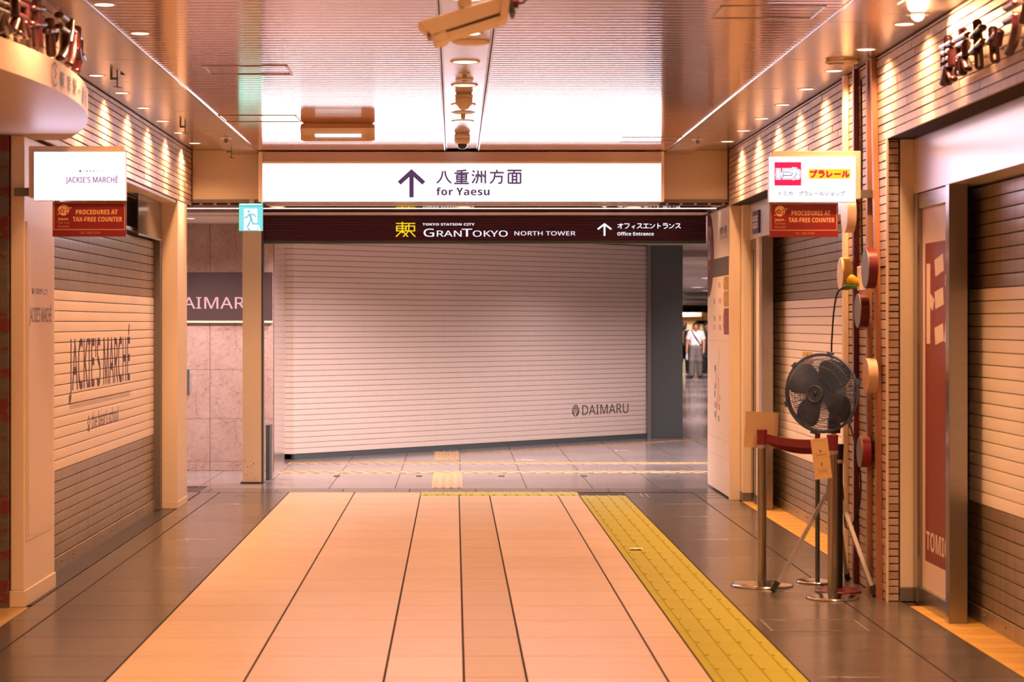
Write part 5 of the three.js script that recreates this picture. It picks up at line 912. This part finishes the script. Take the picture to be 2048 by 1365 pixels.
  for (const f of feet) { const top = hub.clone().lerp(new THREE.Vector3(f.x, hub.y, f.z), 0.12), dir = f.clone().sub(top), L = dir.length(); const g = new THREE.BoxGeometry(0.022, L - 0.05, 0.03); g.applyQuaternion(new THREE.Quaternion().setFromUnitVectors(new THREE.Vector3(0, -1, 0), dir.clone().normalize())); const mid = top.clone().lerp(f, 0.48); g.translate(mid.x, mid.y, mid.z); const leg = add('leg', metric(g), M.legGrey, fan); const fg = new THREE.BoxGeometry(0.03, 0.06, 0.036).applyQuaternion(new THREE.Quaternion().setFromUnitVectors(new THREE.Vector3(0, -1, 0), dir.clone().normalize())).translate(f.x, 0.032, f.z); add('rubber_foot', fg, M.rubber, leg); }
  solo('power_cord', 'thin black power cord looping from the plug adaptor down behind the fan', 'cord', tube([at(2.3, 1.777, 12.53), at(2.25, 1.74, 12.55), at(2.232, 1.55, 12.6), at(2.26, 1.3, 12.75), at(2.34, 1.0, 12.7), at(2.372, 0.82, 12.6), at(2.388, 0.6, 12.55), at(2.36, 0.42, 12.55), at(2.31, 0.36, 12.6), at(2.3, 0.6, 12.66), at(2.28, 0.72, 12.7)], 0.0055, 80, 6), M.rubber);
}
{
  const t = canvas(128, 160, (g) => { g.fillStyle = '#d9b01c'; g.fillRect(0, 0, 128, 80); g.fillStyle = '#c2603a'; g.fillRect(0, 80, 128, 80); g.fillStyle = '#7a1f1a'; g.beginPath(); g.moveTo(64, 18); g.lineTo(84, 70); g.lineTo(44, 70); g.fill(); });
  const s = thing('warning_sticker', 'small yellow and red warning sticker on the far right shutter', 'sticker', [2.74, 1.2, 16.6]); box('sheet', 2.7465, 2.7485, 1.245, 1.34, 16.4, 16.85, M.yellowTape, s); add('print', quad(at(2.746, 1.245, 16.85), at(2.746, 1.245, 16.4), at(2.746, 1.34, 16.4), at(2.746, 1.34, 16.85)), printMat(t), s);
  const l = thing('paper_scrap', 'scrap of crumpled clear film lying on the yellow guide strip', 'litter', [1.27, 0.006, 14.6]);
  const g = new THREE.PlaneGeometry(0.09, 0.07, 6, 5); for (let i = 0; i < g.attributes.position.count; i++) g.attributes.position.setZ(i, 0.008 * rnd()); g.rotateX(-Math.PI / 2); g.computeVertexNormals(); add('film', g, std({ color: '#e8dccf', roughness: 0.3, side: THREE.DoubleSide }), l, at(1.25, 0.008, 14.7));
}

// ---------------------------------------------------------------- bullet camera close to the viewer
{
  const Zc = 7.4, k = Zc / FOCAL, P = (x, y, dz = 0) => at((x - 909) * k, EYE + (645 - y) * k, Zc + dz), c = thing('security_camera', 'beige bullet security camera with long hood hanging at the top of the picture', 'camera', [(945 - 909) * k, EYE + 600 * k, Zc]);
  const O = P(930, 45);
  // own frame: x along the barrel (right end is the rear), y up, z towards the viewer
  const B = new THREE.Matrix4().makeRotationFromEuler(new THREE.Euler(-0.07, 0.06, 0.297, 'ZYX'));
  const put = (name, g, mat, par = c) => add(name, metric(g.applyMatrix4(B)).translate(O.x, O.y, O.z), mat, par);
  const side = (pts, d, bev = 0.003) => new THREE.ExtrudeGeometry(new THREE.Shape(pts.map((p) => new THREE.Vector2(...p))), { depth: d - 2 * bev, bevelEnabled: true, bevelSize: bev, bevelThickness: bev, bevelSegments: 2 }).translate(0, 0, -d / 2 + bev);
  put('hood', side([[-0.155, 0.036], [-0.126, -0.016], [0.114, -0.01], [0.138, 0.036]], 0.118), M.cctv);
  put('body', side([[-0.12, 0.02], [-0.116, -0.038], [0.12, -0.036], [0.122, 0.02]], 0.098), M.cctv);
  put('seam_shade', side([[-0.122, -0.012], [-0.12, -0.024], [0.117, -0.021], [0.119, -0.008]], 0.108, 0.002), M.dark);  // dark strip added to stand for the shade in the seam under the hood
  put('front_bezel', side([[-0.124, -0.01], [-0.118, -0.046], [-0.078, -0.046], [-0.078, -0.01]], 0.108), M.cctv);
  put('rear_cap', side([[0.144, 0.036], [0.122, -0.012], [0.122, -0.036], [0.14, -0.032], [0.17, 0.034]], 0.114), M.cctv);
  put('side_rail', side([[-0.072, -0.028], [-0.072, -0.036], [0.112, -0.033], [0.112, -0.025]], 0.112, 0.002), M.cctv);
  put('rear_plate', new THREE.BoxGeometry(0.012, 0.07, 0.09).translate(0.168, 0.01, 0), M.greyPaint); put('cable_gland', new THREE.CylinderGeometry(0.014, 0.016, 0.03, 14).rotateZ(1.2).translate(0.182, 0.012, 0.01), M.maroon);
  put('lens_glass', new THREE.BoxGeometry(0.004, 0.06, 0.08).translate(-0.136, 0.01, 0), M.glassDark);
  const e = new THREE.Vector3(0.19, 0.01, 0.01).applyMatrix4(B).add(O);
  add('cable', tube([e, e.clone().add(new THREE.Vector3(0.03, 0.01, 0)), e.clone().add(new THREE.Vector3(0.035, 0.07, 0)), e.clone().add(new THREE.Vector3(0, 0.18, 0)), new THREE.Vector3(O.x + 0.05, SH - 0.05, O.z)], 0.005, 40, 8), M.maroon, c);
  add('ceiling_arm', merge([rod(new THREE.Vector3(O.x, O.y + 0.05, O.z), new THREE.Vector3(O.x, CH - 0.01, O.z), 0.018), new THREE.CylinderGeometry(0.06, 0.06, 0.02, 24).translate(O.x, CH, O.z), new THREE.BoxGeometry(0.05, 0.04, 0.05).translate(O.x, O.y + 0.07, O.z)]), M.cctv, c);
}
{ // near end of the corridor, behind the viewer
  const w = struct('wall_near', 'plain wall closing the corridor behind the viewer', 'wall'); box('wall_slab', -3.4, 3.1, 0, 3.2, -3.12, -3, M.beige, w);
}
renderer.render(scene, camera);
